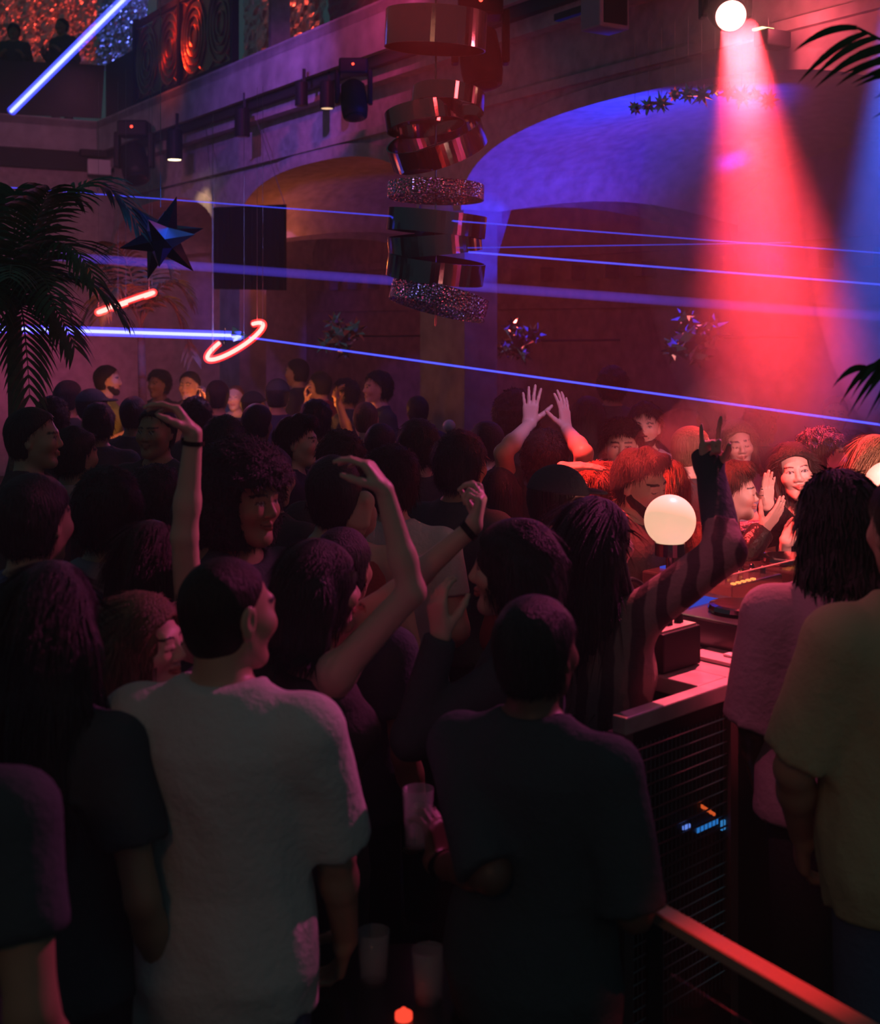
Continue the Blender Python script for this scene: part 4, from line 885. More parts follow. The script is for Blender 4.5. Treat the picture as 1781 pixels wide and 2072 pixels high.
    for l2, h2, h in box: keep &= ~((c > l2 + .014) & (c < h2 - .014)).all(1)
    P.append(p); F.append(fc[keep] + n0); P = np.concatenate(P); F = np.concatenate(F)
    col = np.tile(np.array(skin), (len(P), 1)); hl = (P - hc) @ HR; near = (np.abs(hl) < .13).all(1)
    col[near] = head_colour(hl[near], skin, sex, lips, eyes, brow)
    col[P[:, 2] < .13] = (.015, .015, .018)
    parts.append(('person', mk_mesh('person_body', P, F, [M_SKIN], col)))
    if not hairless(hair):
        p, fc = hair_mesh(hair, (.006 if q < 1.5 else .009) * (.8 if fine_head else 1), seed, hair_amp)
        if hair not in ('cap', 'beanie'): p, fc = strands(p, fc, int((4200 if q < 1.5 else 1300) * (1.6 if hair in ('afro', 'curly', 'buzz') else 1)), hair, seed)
        parts.append(({'cap': 'cap', 'beanie': 'beanie'}.get(hair, 'hair'), mk_mesh('hair', p @ HR.T + hc, fc, [mats['hair']])))
        if hair in ('cap', 'beanie'):
            p, fc = hair_mesh('short', .009, seed); parts.append(('hair', mk_mesh('hair', p @ HR.T + hc, fc, [mats.get('hair2', mats['hair'])])))
    if beard:
        p, fc = beard_mesh(.005 * q); p, fc = strands(p, fc, 900, 'buzz', seed); parts.append(('beard', mk_mesh('beard', p @ HR.T + hc, fc, [mats['hair']])))
    if top != 'none':
        off = {'tee': .014, 'bigtee': .026, 'long': .014, 'jacket': .026, 'tank': .009}[top]
        tt = [list(r) for r in tz]
        if top in ('tee', 'bigtee', 'jacket', 'long'):
            for r in tt:
                if r[0] < 1.3: r[1] = max(r[1], .160 if sex == 'm' else .142) + (.016 if r[0] < 1.06 else 0); r[2] = max(r[2], .110) + (.014 if r[0] < 1.06 else 0)
        if top == 'tank': tt = [r if r[0] > 1.06 else [r[0], r[1] + .016, r[2] + .014, r[3]] for r in tt if r[0] < 1.44]
        shirt.prof(tt, off, .035, M=TM)
        if sex == 'm':
            for s in (-1, 1): shirt.ell((s * .075, .068, 1.34), (.075 + off, .038 + off, .06 + off), .05, M=TM)
        if sex == 'f':
            for s in (-1, 1): shirt.ell((s * .070, .080, 1.275), (.058 + off, .052 + off, .056 + off), .04, M=TM)
        nk = bend(V(0, .016 if top != 'tank' else .03, 1.515 if top != 'tank' else 1.46))
        shirt.ell(nk, (neck, neck + .005, .062 if top != 'tank' else .12), .008, -1)
        fw = wob(seed + 11, loose, 16); fw2 = wob(seed + 12, loose * .45, 42)
        def post(X, Y, Z, D):
            D = D + (fw(X, Y, Z * .55) + fw2(X, Y, Z * .6)) * np.clip((1.46 - Z) / .18, .2, 1) - loose * .35
            return np.maximum(D, hem - Z)
        lo, hi = shirt.bounds(.03); lo[2] = min(lo[2], hem - .03)
        p, fc = shirt.mesh(lo, hi, .0105 * max(1, q), post)
        nm = {'jacket': 'jacket', 'long': 'long_sleeve_top', 'tank': 'vest_top'}.get(top, 't_shirt')
        parts.append((nm, mk_mesh(nm, p, fc, [mats['top']])))
    tr = Field(); tr.prof([r for r in tz if r[0] < 1.05], .012, .02)
    for S in (-1, 1):
        hp, kn, an = V(S * .085, -.005, .90), V(S * .105, .015 + .02 * S, .49), V(S * .11, -.015 + .03 * S, .085)
        tr.cap(hp, kn, .099, .074, .03); tr.cap(kn, an, .074, .062, .02)
    lo, hi = tr.bounds(.03); p, fc = tr.mesh(lo, hi, .018, lambda X, Y, Z, D: np.maximum(np.maximum(D, Z - .99), .075 - Z)); parts.append(('trousers', mk_mesh('trousers', p, fc, [mats['legs']])))
    return parts, dict(head=(HR, hc), arms=armpts)
# ---------------------------------------------------------------- people
M_SKIN = mat('skin', (.5, .3, .2), .48); nt = M_SKIN.node_tree; a_ = nt.nodes.new('ShaderNodeVertexColor'); a_.layer_name = 'Col'; nt.links.new(a_.outputs[0], nt.nodes['Principled BSDF'].inputs['Base Color'])
def hairmat(n, c):
    m = mat(n, c, .5, bump=.5, scale=1.0, var=.45, spec=.25); nt = m.node_tree; mp = nt.nodes.new('ShaderNodeMapping'); mp.inputs['Scale'].default_value = (170, 170, 16)
    nz = [q for q in nt.nodes if q.type == 'TEX_NOISE'][0]; tc = [q for q in nt.nodes if q.type == 'TEX_COORD'][0]; nt.links.new(tc.outputs['Object'], mp.inputs['Vector']); nt.links.new(mp.outputs['Vector'], nz.inputs['Vector']); return m
HM_ = {'black': hairmat('black_hair', (.022, .025, .028)), 'brown': hairmat('brown_hair', (.045, .024, .014)), 'blond': hairmat('blond_hair', (.42, .27, .13)), 'ginger': hairmat('auburn_hair', (.20, .07, .03)), 'dark': hairmat('dark_hair', (.02, .013, .010)), 'lightbrown': hairmat('light_brown_hair', (.16, .09, .05))}
def cloth(n, c, r=.85): return mat('cloth_' + n, c, r, bump=.25, scale=60, spec=.2)
def stripes():
    m = cloth('striped', (.5, .5, .5)); nt = m.node_tree; b = nt.nodes['Principled BSDF']; tc = nt.nodes.new('ShaderNodeTexCoord'); wv = nt.nodes.new('ShaderNodeTexWave'); wv.wave_type = 'BANDS'; wv.bands_direction = 'X'
    wv.inputs['Scale'].default_value = 4.5; wv.inputs['Distortion'].default_value = 3.0; wv.inputs['Detail Scale'].default_value = 1.5; cr = nt.nodes.new('ShaderNodeValToRGB'); cr.color_ramp.elements[0].position = .42; cr.color_ramp.elements[1].position = .58
    cr.color_ramp.elements[0].color = (.09, .06, .07, 1); cr.color_ramp.elements[1].color = (.27, .19, .19, 1); nt.links.new(tc.outputs['Object'], wv.inputs['Vector']); nt.links.new(wv.outputs['Fac'], cr.inputs['Fac']); nt.links.new(cr.outputs[0], b.inputs['Base Color']); return m
CL = {'black': cloth('black', (.050, .070, .080)), 'white': cloth('white', (.62, .60, .58)), 'grey': cloth('grey', (.30, .28, .30)), 'mauve': cloth('mauve', (.34, .25, .30)), 'navy': cloth('navy', (.03, .035, .08)), 'olive': cloth('olive', (.50, .44, .26)),
      'red': cloth('red', (.38, .07, .06)), 'pink': cloth('pink', (.60, .38, .42)), 'green': cloth('green', (.25, .30, .06)), 'leather': mat('cloth_leather', (.018, .014, .016), .32, bump=.4, scale=40), 'stripe': stripes(), 'blue': cloth('blue', (.10, .14, .30)), 'dgrey': cloth('dark_grey', (.06, .055, .06)), 'brown': cloth('brown', (.14, .08, .05))}
JEANS = cloth('denim', (.10, .13, .22)); BLK = cloth('black_trousers', (.03, .04, .045))
SK = {'fair': (.62, .40, .31), 'mid': (.48, .29, .20), 'tan': (.36, .21, .13), 'dark': (.12, .065, .042)}
def person(px, ytop, d, yaw, label, hair='short', hc='dark', top='tee', tc='black', skin='mid', legs=None, group=None, q=1.9, xtra=None, **k):
    H = CAMZ - (ytop - HY) / FPX * d; lift = {'short': .012, 'messy': .02, 'curly': .03, 'afro': .065, 'buzz': .004, 'bald': 0, 'quiff': .035, 'cap': .014, 'beanie': .016}.get(hair, .016)
    s = H / (1.755 + lift); loc = Vector(((px - CX) / FPX * d, d, 0))
    arms = k.pop('arms', None)
    parts, inf = figure(hair=hair, top=top, skin=SK[skin], q=q, yaw=yaw, loc=loc, scale=s, seed=int(abs(px * 7 + ytop)) % 9999, arms=arms, mats=dict(hair=HM_[hc], hair2=HM_['dark'], top=CL[tc], legs=legs or BLK) if hair not in ('cap', 'beanie') else dict(hair=CL[k.pop('capc', 'black')], hair2=HM_[hc], top=CL[tc], legs=legs or BLK), **k)
    root = None
    for n, me in parts:
        o = bpy.data.objects.new(n, me); COL.objects.link(o)
        if root is None: root = o; o.location = loc; o.rotation_euler = (0, 0, math.radians(yaw)); o.scale = (s, s, s)
        else: o.parent = root
    tag(root, label, 'person', group); root['sc'] = s
    del root['sc']
    return root, inf, s
def wear(root, b, name, m, smooth=True):
    """attach something built in the person's own space"""
    o = b.build(name, m, smooth=smooth); o.parent = root; return o
A = lambda e, w, d=None, n=None, pose='relaxed': dict([('e', P(*e)), ('w', P(*w)), ('pose', pose)] + ([('d', d)] if d else []) + ([('n', n)] if n else []))
# --- around the booth, in the red light
r, inf, s = person(1612, 893, 5.4, 178, 'smiling woman with dark hair tied back and hoop earrings in a dark low-cut top', 'long', 'dark', 'tank', 'navy', 'fair', sex='f', smile=1, q=1, fine_head=.0033, head=(-4, 4, 8), neck=.10,
    arms={'R': A((1570, 1190, 5.35), (1590, 1095, 5.1), (.5, -.1, .6), (.5, .6, 0), 'relaxed'), 'L': A((1690, 1180, 5.4), (1650, 1110, 5.1), (-.6, -.2, .3), (0, 1, .2), 'relaxed')})
R_, hc_ = inf['head']
for sd in (-1, 1):
    b = B(); b.tube([Vector(hc_ + R_ @ np.array([sd * .082, -.004 + .016 * math.cos(a), -.056 + .019 * math.sin(a)])) for a in np.linspace(0, 2 * math.pi, 21)[:-1]], .0018, 6, closed=True); wear(r, b, 'hoop_earring', mat('gold', (.8, .5, .2), .25, 1))
b = B(); b.tube([Vector((x, .115 - .6 * abs(x) * abs(x) - (.10 * abs(x)), 1.245 + 1.75 * abs(x))) for x in np.linspace(-.10, .10, 25)], .0045, 6); wear(r, b, 'sequin_trim', mat('sequin', (.85, .6, .45), .25, 1, bump=1, scale=150))
person(1478, 924, 5.2, -103, 'person with short brown quiff and black leather jacket over a white tee, clapping', 'quiff', 'brown', 'jacket', 'leather', 'fair', sex='f', eyes='shut', q=1, fine_head=.0033, head=(0, 0, 3), neck=.085,
    arms={'R': A((1470, 1140, 4.95), (1545, 1072, 4.9), (.52, .05, .62), (-.5, .85, .3), 'flat'), 'L': A((1560, 1100, 5.4), (1552, 1024, 5.2), (.02, -.1, 1), (.35, -1, 0), 'flat')})
r2 = bpy.data.objects[[o.name for o in COL.objects if o.get('label', '').startswith('person with short brown quiff')][0]]
f = Field(); f.prof([(z, a + .018, b_ + .03, c) for z, a, b_, c in TORSO_F if z < 1.44], .006, .02); f.fn(lambda X, Y, Z: np.abs(X + .0) - .050 - .02 * (1.4 - Z), (-.3, -.3, .8), (.3, .3, 1.6), 0, 0); f.fn(lambda X, Y, Z: -Y, (-.3, -.3, .8), (.3, .3, 1.6), 0, 0)
p_, f_ = f.mesh((-.25, -.05, .88), (.25, .25, 1.46), .009); o = link('t_shirt', mk_mesh('t_shirt', p_ + V(0, .006, 0), f_, [CL['white']]), r2)
f = None
person(1284, 890, 4.85, -128, 'bearded man with dark brown hair looking down with closed eyes behind the white globe lamp', 'quiff', 'brown', 'jacket', 'dgrey', 'fair', beard=True, eyes='shut', q=1, fine_head=.0036, head=(-4, -16, 6), neck=.09)
person(1396, 860, 5.95, -58, 'man with cropped fair hair turned away to the right behind the raised black sleeve', 'buzz', 'lightbrown', 'jacket', 'dgrey', 'fair', q=1.2, head=(-12, -4, 0))
r, inf, s = person(1206, 1002, 3.5, -28, 'woman with long black hair in a striped shirt raising a rock-horns hand', 'longer', 'black', 'long', 'stripe', 'fair', sex='f', q=1, head=(-30, 6, 0), sleeve=1.30, hem=.72, loose=.016, legs=JEANS,
    arms={'R': A((1462, 1100, 3.4), (1437, 952, 3.55), (.0, .05, 1), (.25, -1, .1), 'horns'), 'L': A((1140, 1330, 3.5), (1190, 1390, 3.8), (.6, .8, -.2), (0, 0, -1))})
sh_, e_, w_ = inf['arms']['R']; b = B(); ax = nrm(w_ - e_); b.tube([Vector(e_ + ax * t_) for t_ in (.04, .10, .18, .25, .28, .315)], [.049, .050, .046, .041, .046, .046], 18, cap=False); wear(r, b, 'arm_warmer', CL['black'])
person(1495, 846, 6.6, 172, 'woman with long fair hair and closed eyes standing in the smoke behind the leather jacket', 'long', 'lightbrown', 'jacket', 'mauve', 'fair', sex='f', eyes='shut', q=1.3, head=(8, -3, 7))
person(1662, 860, 6.0, -98, 'man with wavy dark hair in profile behind the smiling woman', 'curly', 'brown', 'jacket', 'navy', 'mid', q=1.3)
person(1722, 868, 6.5, -70, 'man with short dark hair facing right, second head from the right edge', 'messy', 'brown', 'tee', 'black', 'fair', q=1.4, beard=True)
person(1772, 878, 5.6, -60, 'woman with long blonde hair at the right edge behind the second globe lamp', 'long', 'blond', 'long', 'pink', 'fair', sex='f', q=1.3, head=(-10, 0, 0))
person(1258, 842, 6.2, 172, 'person with curly dark hair and open eyes peering over the bearded man', 'curly', 'dark', 'tee', 'grey', 'fair', q=1.2, fine_head=.004)
person(1306, 812, 7.0, 166, 'tall bearded man with dark hair in purple smoke behind the curly haired person', 'messy', 'dark', 'jacket', 'mauve', 'fair', beard=True, q=1.3)
person(1216, 932, 5.25, -62, 'person with messy brown hair holding a flat hand out in front of the cap', 'messy', 'ginger', 'tee', 'black', 'fair', q=1, arms={'L': A((1120, 1020, 5.3), (1138, 946, 5.0), (1, -.15, .10), (.1, .2, -1), 'flat'), 'R': 'bent'})
person(1352, 928, 5.55, -20, 'woman with auburn hair seen from behind between the bearded man and the raised sleeve', 'long', 'ginger', 'jacket', 'brown', 'fair', sex='f', q=1.3)
person(1102, 866, 5.7, -8, 'man with dark hair seen from behind raising both open hands', 'curly', 'dark', 'tee', 'black', 'fair', q=1, arms={'L': A((1000, 940, 5.5), (1072, 858, 5.75), (.06, .1, 1), (.15, 1, 0), 'open'), 'R': A((1186, 935, 5.5), (1146, 868, 5.75), (-.10, .1, 1), (-.75, .7, 0), 'open')})
person(1122, 938, 4.3, -58, 'person in a black cap turned to the right below the raised hands', 'cap', 'dark', 'long', 'red', 'fair', q=1.2, head=(-10, -8, 0))
# --- nearest backs
person(1700, 955, 3.35, 4, 'man with black braids down to his nape in a dusky mauve tee, back to us', 'braids', 'black', 'bigtee', 'mauve', 'dark', q=1.1, sleeve=.95, hair_amp=.005, arms={'L': A((1522, 1405, 3.3), (1545, 1600, 3.5), (.2, .3, -1), (1, 0, 0)), 'R': 'low'})
person(1850, 950, 2.9, 12, 'man in a baggy olive yellow tee cut off by the right edge', 'short', 'dark', 'bigtee', 'olive', 'mid', q=1.1, sleeve=.88, hem=.70, loose=.014, legs=JEANS, arms={'L': A((1628, 1470, 2.85), (1622, 1690, 3.05), (.1, .3, -1), (1, 0, 0)), 'R': 'low'})
r, inf, s = person(1082, 1200, 2.65, -28, 'person all in black closest to the camera at the bottom centre, back to us', 'short', 'black', 'tee', 'black', 'dark', q=1, head=(-8, 0, 0), sleeve=.97, hem=.8, arms={'L': A((950, 1860, 2.6), (885, 1748, 2.75), (-.06, .15, 1), (-.75, .6, .1), 'hold'), 'R': 'bent'})
sh_, e_, w_ = inf['arms']['L']; ax = nrm(w_ - e_); b = B(); b.tube([Vector(w_ - ax * .045), Vector(w_ - ax * .015)], [.034, .033], 20, cap=False); wear(r, b, 'bracelet', CHROME, False)
person(452, 1124, 2.6, -10, 'man with shaved head in a plain white tee, back to us at lower left', 'buzz', 'dark', 'bigtee', 'white', 'mid', q=1, head=(-34, 0, 0), sleeve=.92, hem=.74, loose=.013, legs=JEANS, fine_head=.0045, arms={'R': A((722, 1700, 2.55), (700, 1900, 2.75), (-.2, .4, -1), (-1, 0, 0)), 'L': A((215, 1690, 2.6), (250, 1880, 2.8), (.2, .4, -1), (1, 0, 0))})
person(288, 1193, 2.95, -108, 'woman with fair hair in profile facing the shaved man in the white tee', 'long', 'lightbrown', 'tank', 'dgrey', 'fair', sex='f', q=1, fine_head=.0038, smile=1, eyes='shut', head=(0, 0, 4), arms={'L': 'bent', 'R': 'bent'})
r, inf, s = person(302, 1052, 3.35, -20, 'woman lifting one bare arm straight up with a limp wrist and a bracelet', 'long', 'dark', 'tank', 'black', 'fair', sex='f', q=1, arms={'R': A((352, 1090, 3.2), (392, 876, 3.2), (-.55, .0, .80), (-.75, -.2, -.6), 'droop'), 'L': 'low'})
sh_, e_, w_ = inf['arms']['R']; ax = nrm(w_ - e_); b = B(); b.tube([Vector(w_ - ax * .03), Vector(w_ - ax * .018)], [.031, .031], 16, cap=False); wear(r, b, 'bracelet', BLACK, False)
r, inf, s = person(640, 1088, 3.15, -62, 'woman with dark hair and bare back stretching both bent arms out to the right', 'bob', 'black', 'tank', 'dgrey', 'fair', sex='f', q=1, arms={'R': A((818, 1196, 3.0), (778, 990, 3.0), (-.55, .1, .8), (-.8, .2, -.5), 'droop'), 'L': A((800, 1260, 3.2), (985, 1045, 3.25), (.25, .1, .95), (-.9, .2, -.2), 'snap')})
sh_, e_, w_ = inf['arms']['L']; ax = nrm(w_ - e_); b = B(); b.tube([Vector(w_ - ax * .03), Vector(w_ - ax * .012)], [.030, .030], 16, cap=False); wear(r, b, 'wrist_band', BLACK, False)
person(1046, 1046, 3.2, 78, 'dark haired person in profile facing left, lit dull red, right of the bent arms', 'bob', 'black', 'long', 'black', 'fair', sex='f', q=1.1, fine_head=.004, arms={'L': A((965, 1400, 3.05), (893, 1285, 3.05), (-.15, .1, 1), (.6, .6, 0), 'relaxed'), 'R': A((950, 1480, 3.2), (925, 1555, 2.95), (1, -.1, .12), (0, 0, -1), 'relaxed')})
# --- middle distance
person(488, 882, 3.7, -122, 'person with a big rounded afro, face half in purple light, behind the shaved man', 'afro', 'black', 'tee', 'black', 'tan', q=1.2, fine_head=.0045)
person(598, 832, 6.3, -96, 'man with short dark hair in profile, cheek lit purple, left of centre', 'quiff', 'dark', 'jacket', 'navy', 'fair', q=1.3)
person(672, 916, 4.1, 12, 'dark haired person with a bare lit nape and a friend\'s hand on the shoulder', 'short', 'black', 'tank', 'red', 'fair', q=1.3, head=(0, 14, 0))
r, inf, s = person(792, 898, 4.55, 2, 'person in a white tee resting a hand with a watch on a friend\'s shoulder', 'messy', 'dark', 'tee', 'white', 'fair', q=1.1, arms={'L': A((795, 1075, 4.4), (738, 1010, 4.05), (-.25, -.2, -1), (-.3, .9, 0), 'relaxed'), 'R': 'low'})
sh_, e_, w_ = inf['arms']['L']; ax = nrm(w_ - e_); b = B(); b.tube([Vector(w_ - ax * .035), Vector(w_ - ax * .015)], [.033, .033], 16, cap=False); wear(r, b, 'watch_strap', BLACK, False)
person(692, 1066, 3.6, -22, 'person with cropped black hair and one ear glowing red, in front of the watch', 'short', 'black', 'tee', 'black', 'tan', q=1.3)
person(932, 868, 4.95, -40, 'tall dark figure with messy hair just right of the drooping hand', 'messy', 'black', 'tee', 'black', 'tan', q=1.4)
person(846, 846, 6.0, 40, 'dark head with one red-lit cheek looking left, below the balloon', 'messy', 'brown', 'tee', 'black', 'fair', q=1.6)
person(690, 866, 5.4, 20, 'head of loose brown curls seen from behind, right of the purple-lit man', 'curly', 'brown', 'tee', 'dgrey', 'fair', q=1.6)
person(740, 812, 8.0, 0, 'cropped bluish head seen from behind below the man lit orange', 'buzz', 'lightbrown', 'tee', 'blue', 'fair', q=1.9)
person(1045, 784, 7.5, 10, 'tall dark figure with big hair behind the raised open hands', 'afro', 'black', 'tee', 'black', 'dark', q=1.9)
person(216, 943, 3.75, 4, 'person with thick dark hair and both ears showing, back to us in a mauve tee', 'messy', 'black', 'tee', 'mauve', 'mid', q=1.3)
person(66, 955, 3.4, -24, 'dark figure with short hair in a dull blue shirt at the left edge', 'short', 'black', 'tee', 'blue', 'mid', q=1.4)
person(64, 822, 5.4, -84, 'man with dark hair in profile facing right at the left edge', 'short', 'black', 'jacket', 'dgrey', 'mid', q=1.5)
person(150, 862, 5.8, -40, 'dark figure with pale mauve shoulders, second from the left edge', 'messy', 'black', 'tee', 'pink', 'mid', q=1.7)
person(318, 818, 6.2, 160, 'dim face looking at the camera beside the raised limp wrist', 'short', 'black', 'tee', 'black', 'tan', q=1.5)
person(312, 935, 4.6, -10, 'dark head seen from behind, just left of the raised bare forearm', 'curly', 'black', 'tee', 'black', 'tan', q=1.7)
person(452, 838, 5.8, 15, 'dark head with a tuft of hair, right of the raised bare arm', 'messy', 'black', 'tee', 'navy', 'tan', q=1.7)
person(545, 900, 4.9, -30, 'dark person whose ear shows pink, behind the big afro', 'short', 'black', 'tee', 'dgrey', 'fair', q=1.7)
person(770, 850, 6.4, -15, 'dark person with tied-up hair seen from behind, left of the red-lit cheek', 'updo', 'black', 'tee', 'black', 'fair', q=1.8, sex='f')
person(985, 850, 6.6, 30, 'slim dark figure under the blue side of the pillar', 'short', 'black', 'tee', 'black', 'tan', q=1.8)
person(1190, 800, 7.6, -10, 'dark figure with straight hair between the raised hands and the tall bearded man', 'long', 'black', 'tee', 'black', 'tan', q=1.9, sex='f')
person(96, 1132, 2.55, -14, 'large dark figure in black filling the lower left edge', 'long', 'black', 'tee', 'black', 'tan', q=1.4, sex='f', loose=.012)
person(-170, 1180, 2.1, -10, 'dark figure in black cut off by the left edge, nearest the corner', 'short', 'black', 'tee', 'black', 'tan', q=1.6)
person(395, 985, 4.3, 6, 'dark head seen from behind between the bare forearm and the big afro', 'short', 'black', 'tee', 'black', 'tan', q=1.7)
person(1010, 945, 5.45, -5, 'dark person with straight hair behind the clicking fingers', 'bob', 'black', 'tee', 'black', 'fair', q=1.6, sex='f')
# --- far heads below the neon hoops
far = [(138, 768, 9.0, -30, 'short', 'black', 'black', 'far dark head in front of the pink wall patch, left of the capped profile'), (186, 785, 8.7, -92, 'cap', 'black', 'black', 'far profile in a dark cap facing right beside the pink wall patch'),
       (216, 738, 11.0, -80, 'short', 'dark', 'green', 'far bearded man in a green shirt, face lit amber'), (384, 750, 11.2, 165, 'short', 'black', 'brown', 'far man in brown looking down at lit orange hands'),
       (440, 768, 9.6, 5, 'short', 'black', 'black', 'far dark head directly below the neon hoop'), (476, 776, 11.4, 175, 'bun', 'ginger', 'olive', 'far woman with a red-lit top bun facing us'),
       (512, 790, 10.0, -40, 'cap', 'black', 'black', 'far dark flat cap right of the woman with the bun'), (562, 764, 9.4, 0, 'beanie', 'black', 'navy', 'far dark head in a blue-black beanie'),
       (602, 724, 12.0, 70, 'short', 'black', 'black', 'far tall dark-haired person looking left, highest head of the row'), (648, 750, 11.4, 60, 'short', 'black', 'red', 'far dark-haired person looking left beside an orange-lit hand'),
       (700, 762, 10.6, 75, 'messy', 'black', 'black', 'far person in black with an orange-lit forearm, looking left'), (766, 748, 10.0, 110, 'messy', 'black', 'black', 'far dark-haired man with one side of his face lit orange'),
       (322, 745, 11.8, 150, 'curly', 'black', 'black', 'far dim figure in the shadow under the smaller palm'), (845, 800, 9.6, 20, 'short', 'black', 'navy', 'far dark figure in front of the pillar'),
       (270, 800, 8.2, 0, 'short', 'black', 'black', 'far dark head in front of the amber table glow'), (395, 800, 8.0, 12, 'curly', 'black', 'black', 'far dark head in front of the orange-lit hands'),
       (640, 805, 7.4, -12, 'messy', 'black', 'black', 'far dark head with tousled hair in front of the orange-lit hand'), (1240, 738, 9.4, -20, 'curly', 'black', 'black', 'far tall dark figure against the dim wall, left of the red light'),
       (1540, 815, 8.0, -60, 'curly', 'brown', 'black', 'far dark-haired figure in the smoke between the fair woman and the smiling woman'), (1440, 800, 7.8, 15, 'short', 'brown', 'dgrey', 'far figure lost in purple smoke above the raised sleeve'),
       (1690, 800, 8.6, 170, 'short', 'dark', 'dgrey', 'far figure in the pink haze below the long laser at right'), (200, 812, 7.6, 8, 'messy', 'black', 'black', 'far dark head, front row below the capped profile'), (520, 815, 7.6, -18, 'short', 'black', 'black', 'far dark head in front of the woman with the bun'), (105, 800, 7.8, 20, 'curly', 'black', 'black', 'far dark curly head below the big palm')]
for px, y, d, yaw, hr, hcl, tcl, lab in far:
    a_ = None
    if px == 384: a_ = {'R': A((400, 850, 11.0), (408, 822, 10.8), (.5, -.2, .5), (0, 0, 1)), 'L': A((440, 850, 11.0), (420, 815, 10.8), (-.1, -.2, 1), (-1, 0, 0))}
    if px == 700: a_ = {'L': A((695, 860, 10.3), (685, 815, 10.2), (-.1, -.1, 1), (1, 0, 0)), 'R': 'bent'}
    if px == 648: a_ = {'L': A((620, 850, 11.1), (622, 812, 10.9), (-.2, -.2, 1), (1, 0, 0)), 'R': 'bent'}
    person(px, y, d, yaw, lab, hr, hcl, 'tee', tcl, 'fair' if px in (216, 384, 476, 602, 648, 766) else 'tan', q=2.2 if a_ is None else 1.6, sex='f' if px == 476 else 'm', beard=px == 216, arms=a_ or {'L': 'bent', 'R': 'bent'})
# silhouettes up on the gallery
def gallery_person(px, py, d, yaw, label, hr):
    k = (CAMZ - (py - HY) / FPX * d) - 5.1; loc = P(px, 650, d); loc.z = 5.1; s = k / 1.77
    parts, inf = figure(hair=hr, skin=SK['tan'], q=2.2, yaw=yaw, loc=loc, scale=s, seed=int(px), arms={'L': 'bent', 'R': 'bent'}, mats=dict(hair=HM_['black'], top=CL['black'], legs=BLK), top='jacket'); root = None
    for n, me in parts:
        o = bpy.data.objects.new(n, me); COL.objects.link(o)
        if root is None: root = o; o.location = loc; o.rotation_euler = (0, 0, math.radians(yaw)); o.scale = (s, s, s)
        else: o.parent = root
    tag(root, label, 'person')
gallery_person(126, 36, 20.0, 150, 'dark silhouette standing on the gallery crossed by the slanting laser', 'short'); gallery_person(28, 48, 19.9, 190, 'dark silhouette on the gallery at the left edge of the photo', 'curly'); gallery_person(352, 78, 18.4, 120, 'dark seated-height silhouette behind the scrollwork railing', 'short') if False else None
# drinks
TBL = P(815, 2010, 2.75); e = empty('bar_table', (TBL.x, TBL.y, 0), 'small round dark bar table at the bottom centre holding cups', 'bar table'); b = B(); b.lathe([(.22, TBL.z - .03), (.23, TBL.z - .015), (.22, TBL.z)], 36, Matrix.Translation((TBL.x, TBL.y, 0))); on(e, b.build('table_top', mat('table_black', (.02, .02, .022), .25)))
b = B(); b.lathe([(.2, 0), (.19, .02), (.03, .04), (.03, TBL.z - .03)], 24, Matrix.Translation((TBL.x, TBL.y, 0))); on(e, b.build('pedestal', BLACK))
def cup(x, y, z, label, m, h=.11, r=.036):
    c = Matrix.Translation((x, y, z)); b = B(); b.lathe([(r * .8, 0), (r, h), (r - .003, h), (r * .8 - .003, .006)], 24, c); o = b.build('plastic_cup', m, smooth=True); return tag(o, label, 'cup')
PLAS = bpy.data.materials.new('clear_plastic'); PLAS.use_nodes = True; nt = PLAS.node_tree; nt.nodes.clear(); o_ = nt.nodes.new('ShaderNodeOutputMaterial'); mx = nt.nodes.new('ShaderNodeMixShader'); mx.inputs[0].default_value = .2; t_ = nt.nodes.new('ShaderNodeBsdfTransparent'); g_ = nt.nodes.new('ShaderNodeBsdfPrincipled'); g_.inputs['Base Color'].default_value = (.8, .8, .85, 1); g_.inputs['Roughness'].default_value = .15
nt.links.new(t_.outputs[0], mx.inputs[1]); nt.links.new(g_.outputs[0], mx.inputs[2]); nt.links.new(mx.outputs[0], o_.inputs[0])
cup(TBL.x + .055, TBL.y - .03, TBL.z, 'clear plastic cup on the bar table, right one', PLAS); cup(TBL.x - .065, TBL.y + .05, TBL.z, 'clear plastic cup on the bar table, left one', PLAS)
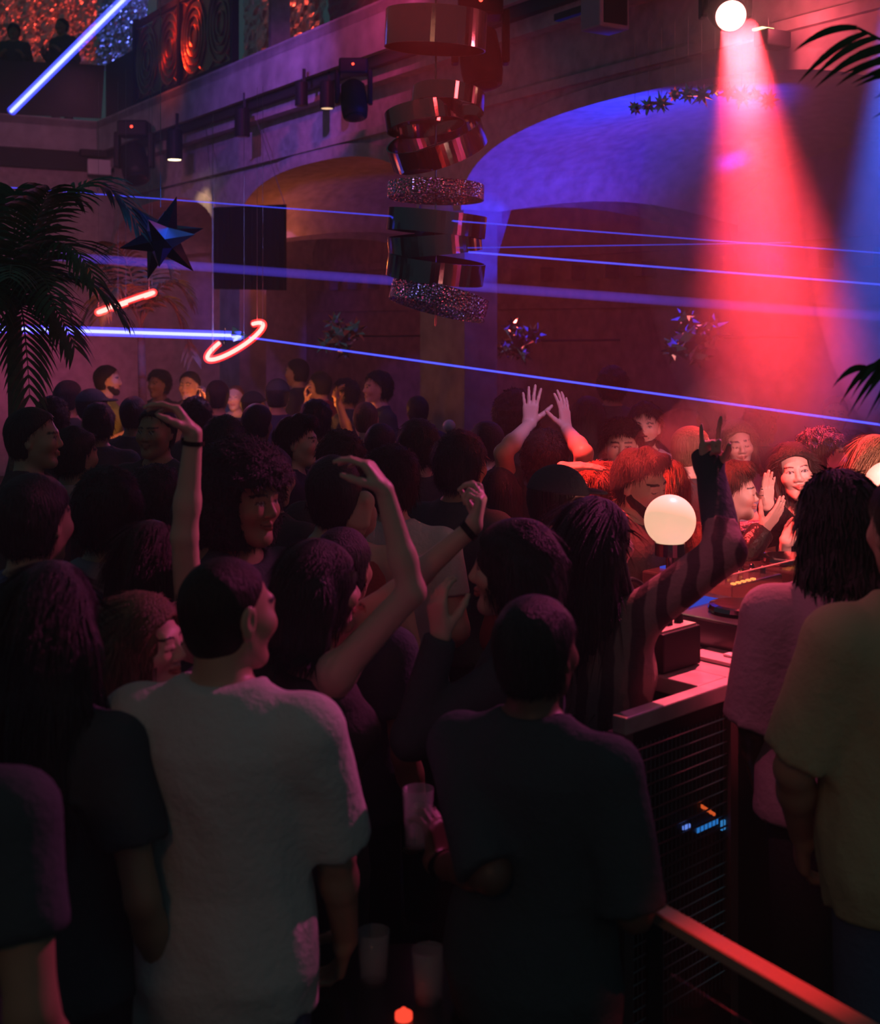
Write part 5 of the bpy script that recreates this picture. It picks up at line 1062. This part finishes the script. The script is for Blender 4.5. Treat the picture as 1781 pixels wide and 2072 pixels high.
b = B(); b.sphere((TBL.x + .005, TBL.y - .10, TBL.z + .016), .008, 10); b.lathe([(.018, TBL.z), (.018, TBL.z + .012)], 14, Matrix.Translation((TBL.x + .005, TBL.y - .10, 0))); o = b.build('indicator_light', emis('table_led', (1, .06, .03), 1.3)); tag(o, 'tiny red light on the bar table beside the cups', 'light')
hg = P(846, 1662, 2.75); cup(hg.x, hg.y, hg.z - .05, 'clear cup held in the raised hand at the bottom centre', PLAS, .12, .034)
# ---------------------------------------------------------------- haze
b = B(); b.box((-2, 11, 4.0), (28, 32, 9.4)); o = b.build('haze', volm('haze', (.95, .92, 1), 0, 1, .012, .2)); tag(o, 'thin club haze filling the whole room', 'haze', kind='stuff')
o = B().sphere(P(1584, 415, 6.5), (.72, .8, 1.36), 24).build('smoke', volm('smoke', (1, 1, 1), 0, 1, .32, .0), smooth=True); tag(o, 'drifting smoke lit by the red stage light', 'smoke', kind='stuff')
o = B().sphere(P(1815, 330, 6.0), (.42, .5, 1.3), 24).build('smoke', volm('smoke_thin', (1, 1, 1), 0, 1, .25, .0), smooth=True); tag(o, 'drifting smoke lit blue at the right edge of the photo', 'smoke', kind='stuff')
b = B(); b.sphere(P(1492, 130, 6.85), (.24, .3, .42), 20); b.build('smoke', volm('smoke_core', (1, 1, 1), 0, 1, .45, .0), smooth=True); o = bpy.data.objects['smoke.002']; tag(o, 'bright smoke right below the glowing stage light lens', 'smoke', kind='stuff')
b = B(); rg = random.Random(5)
for px, py, d, r in ((1440, 822, 5.7, .15), (1475, 800, 5.75, .11), (1410, 850, 5.6, .13), (1380, 870, 5.5, .12), (1455, 780, 5.8, .09), (1340, 900, 4.5, .10), (1300, 930, 4.45, .10), (1260, 935, 4.5, .09), (1235, 960, 4.45, .07)): b.sphere(P(px, py, d), (r, r * .9, r * .8), 16)
o = b.build('smoke', volm('smoke_puff', (1, .9, 1), 0, 1, .5, .0), smooth=True); tag(o, 'low puffs of smoke among the heads around the bearded man', 'smoke', kind='stuff')
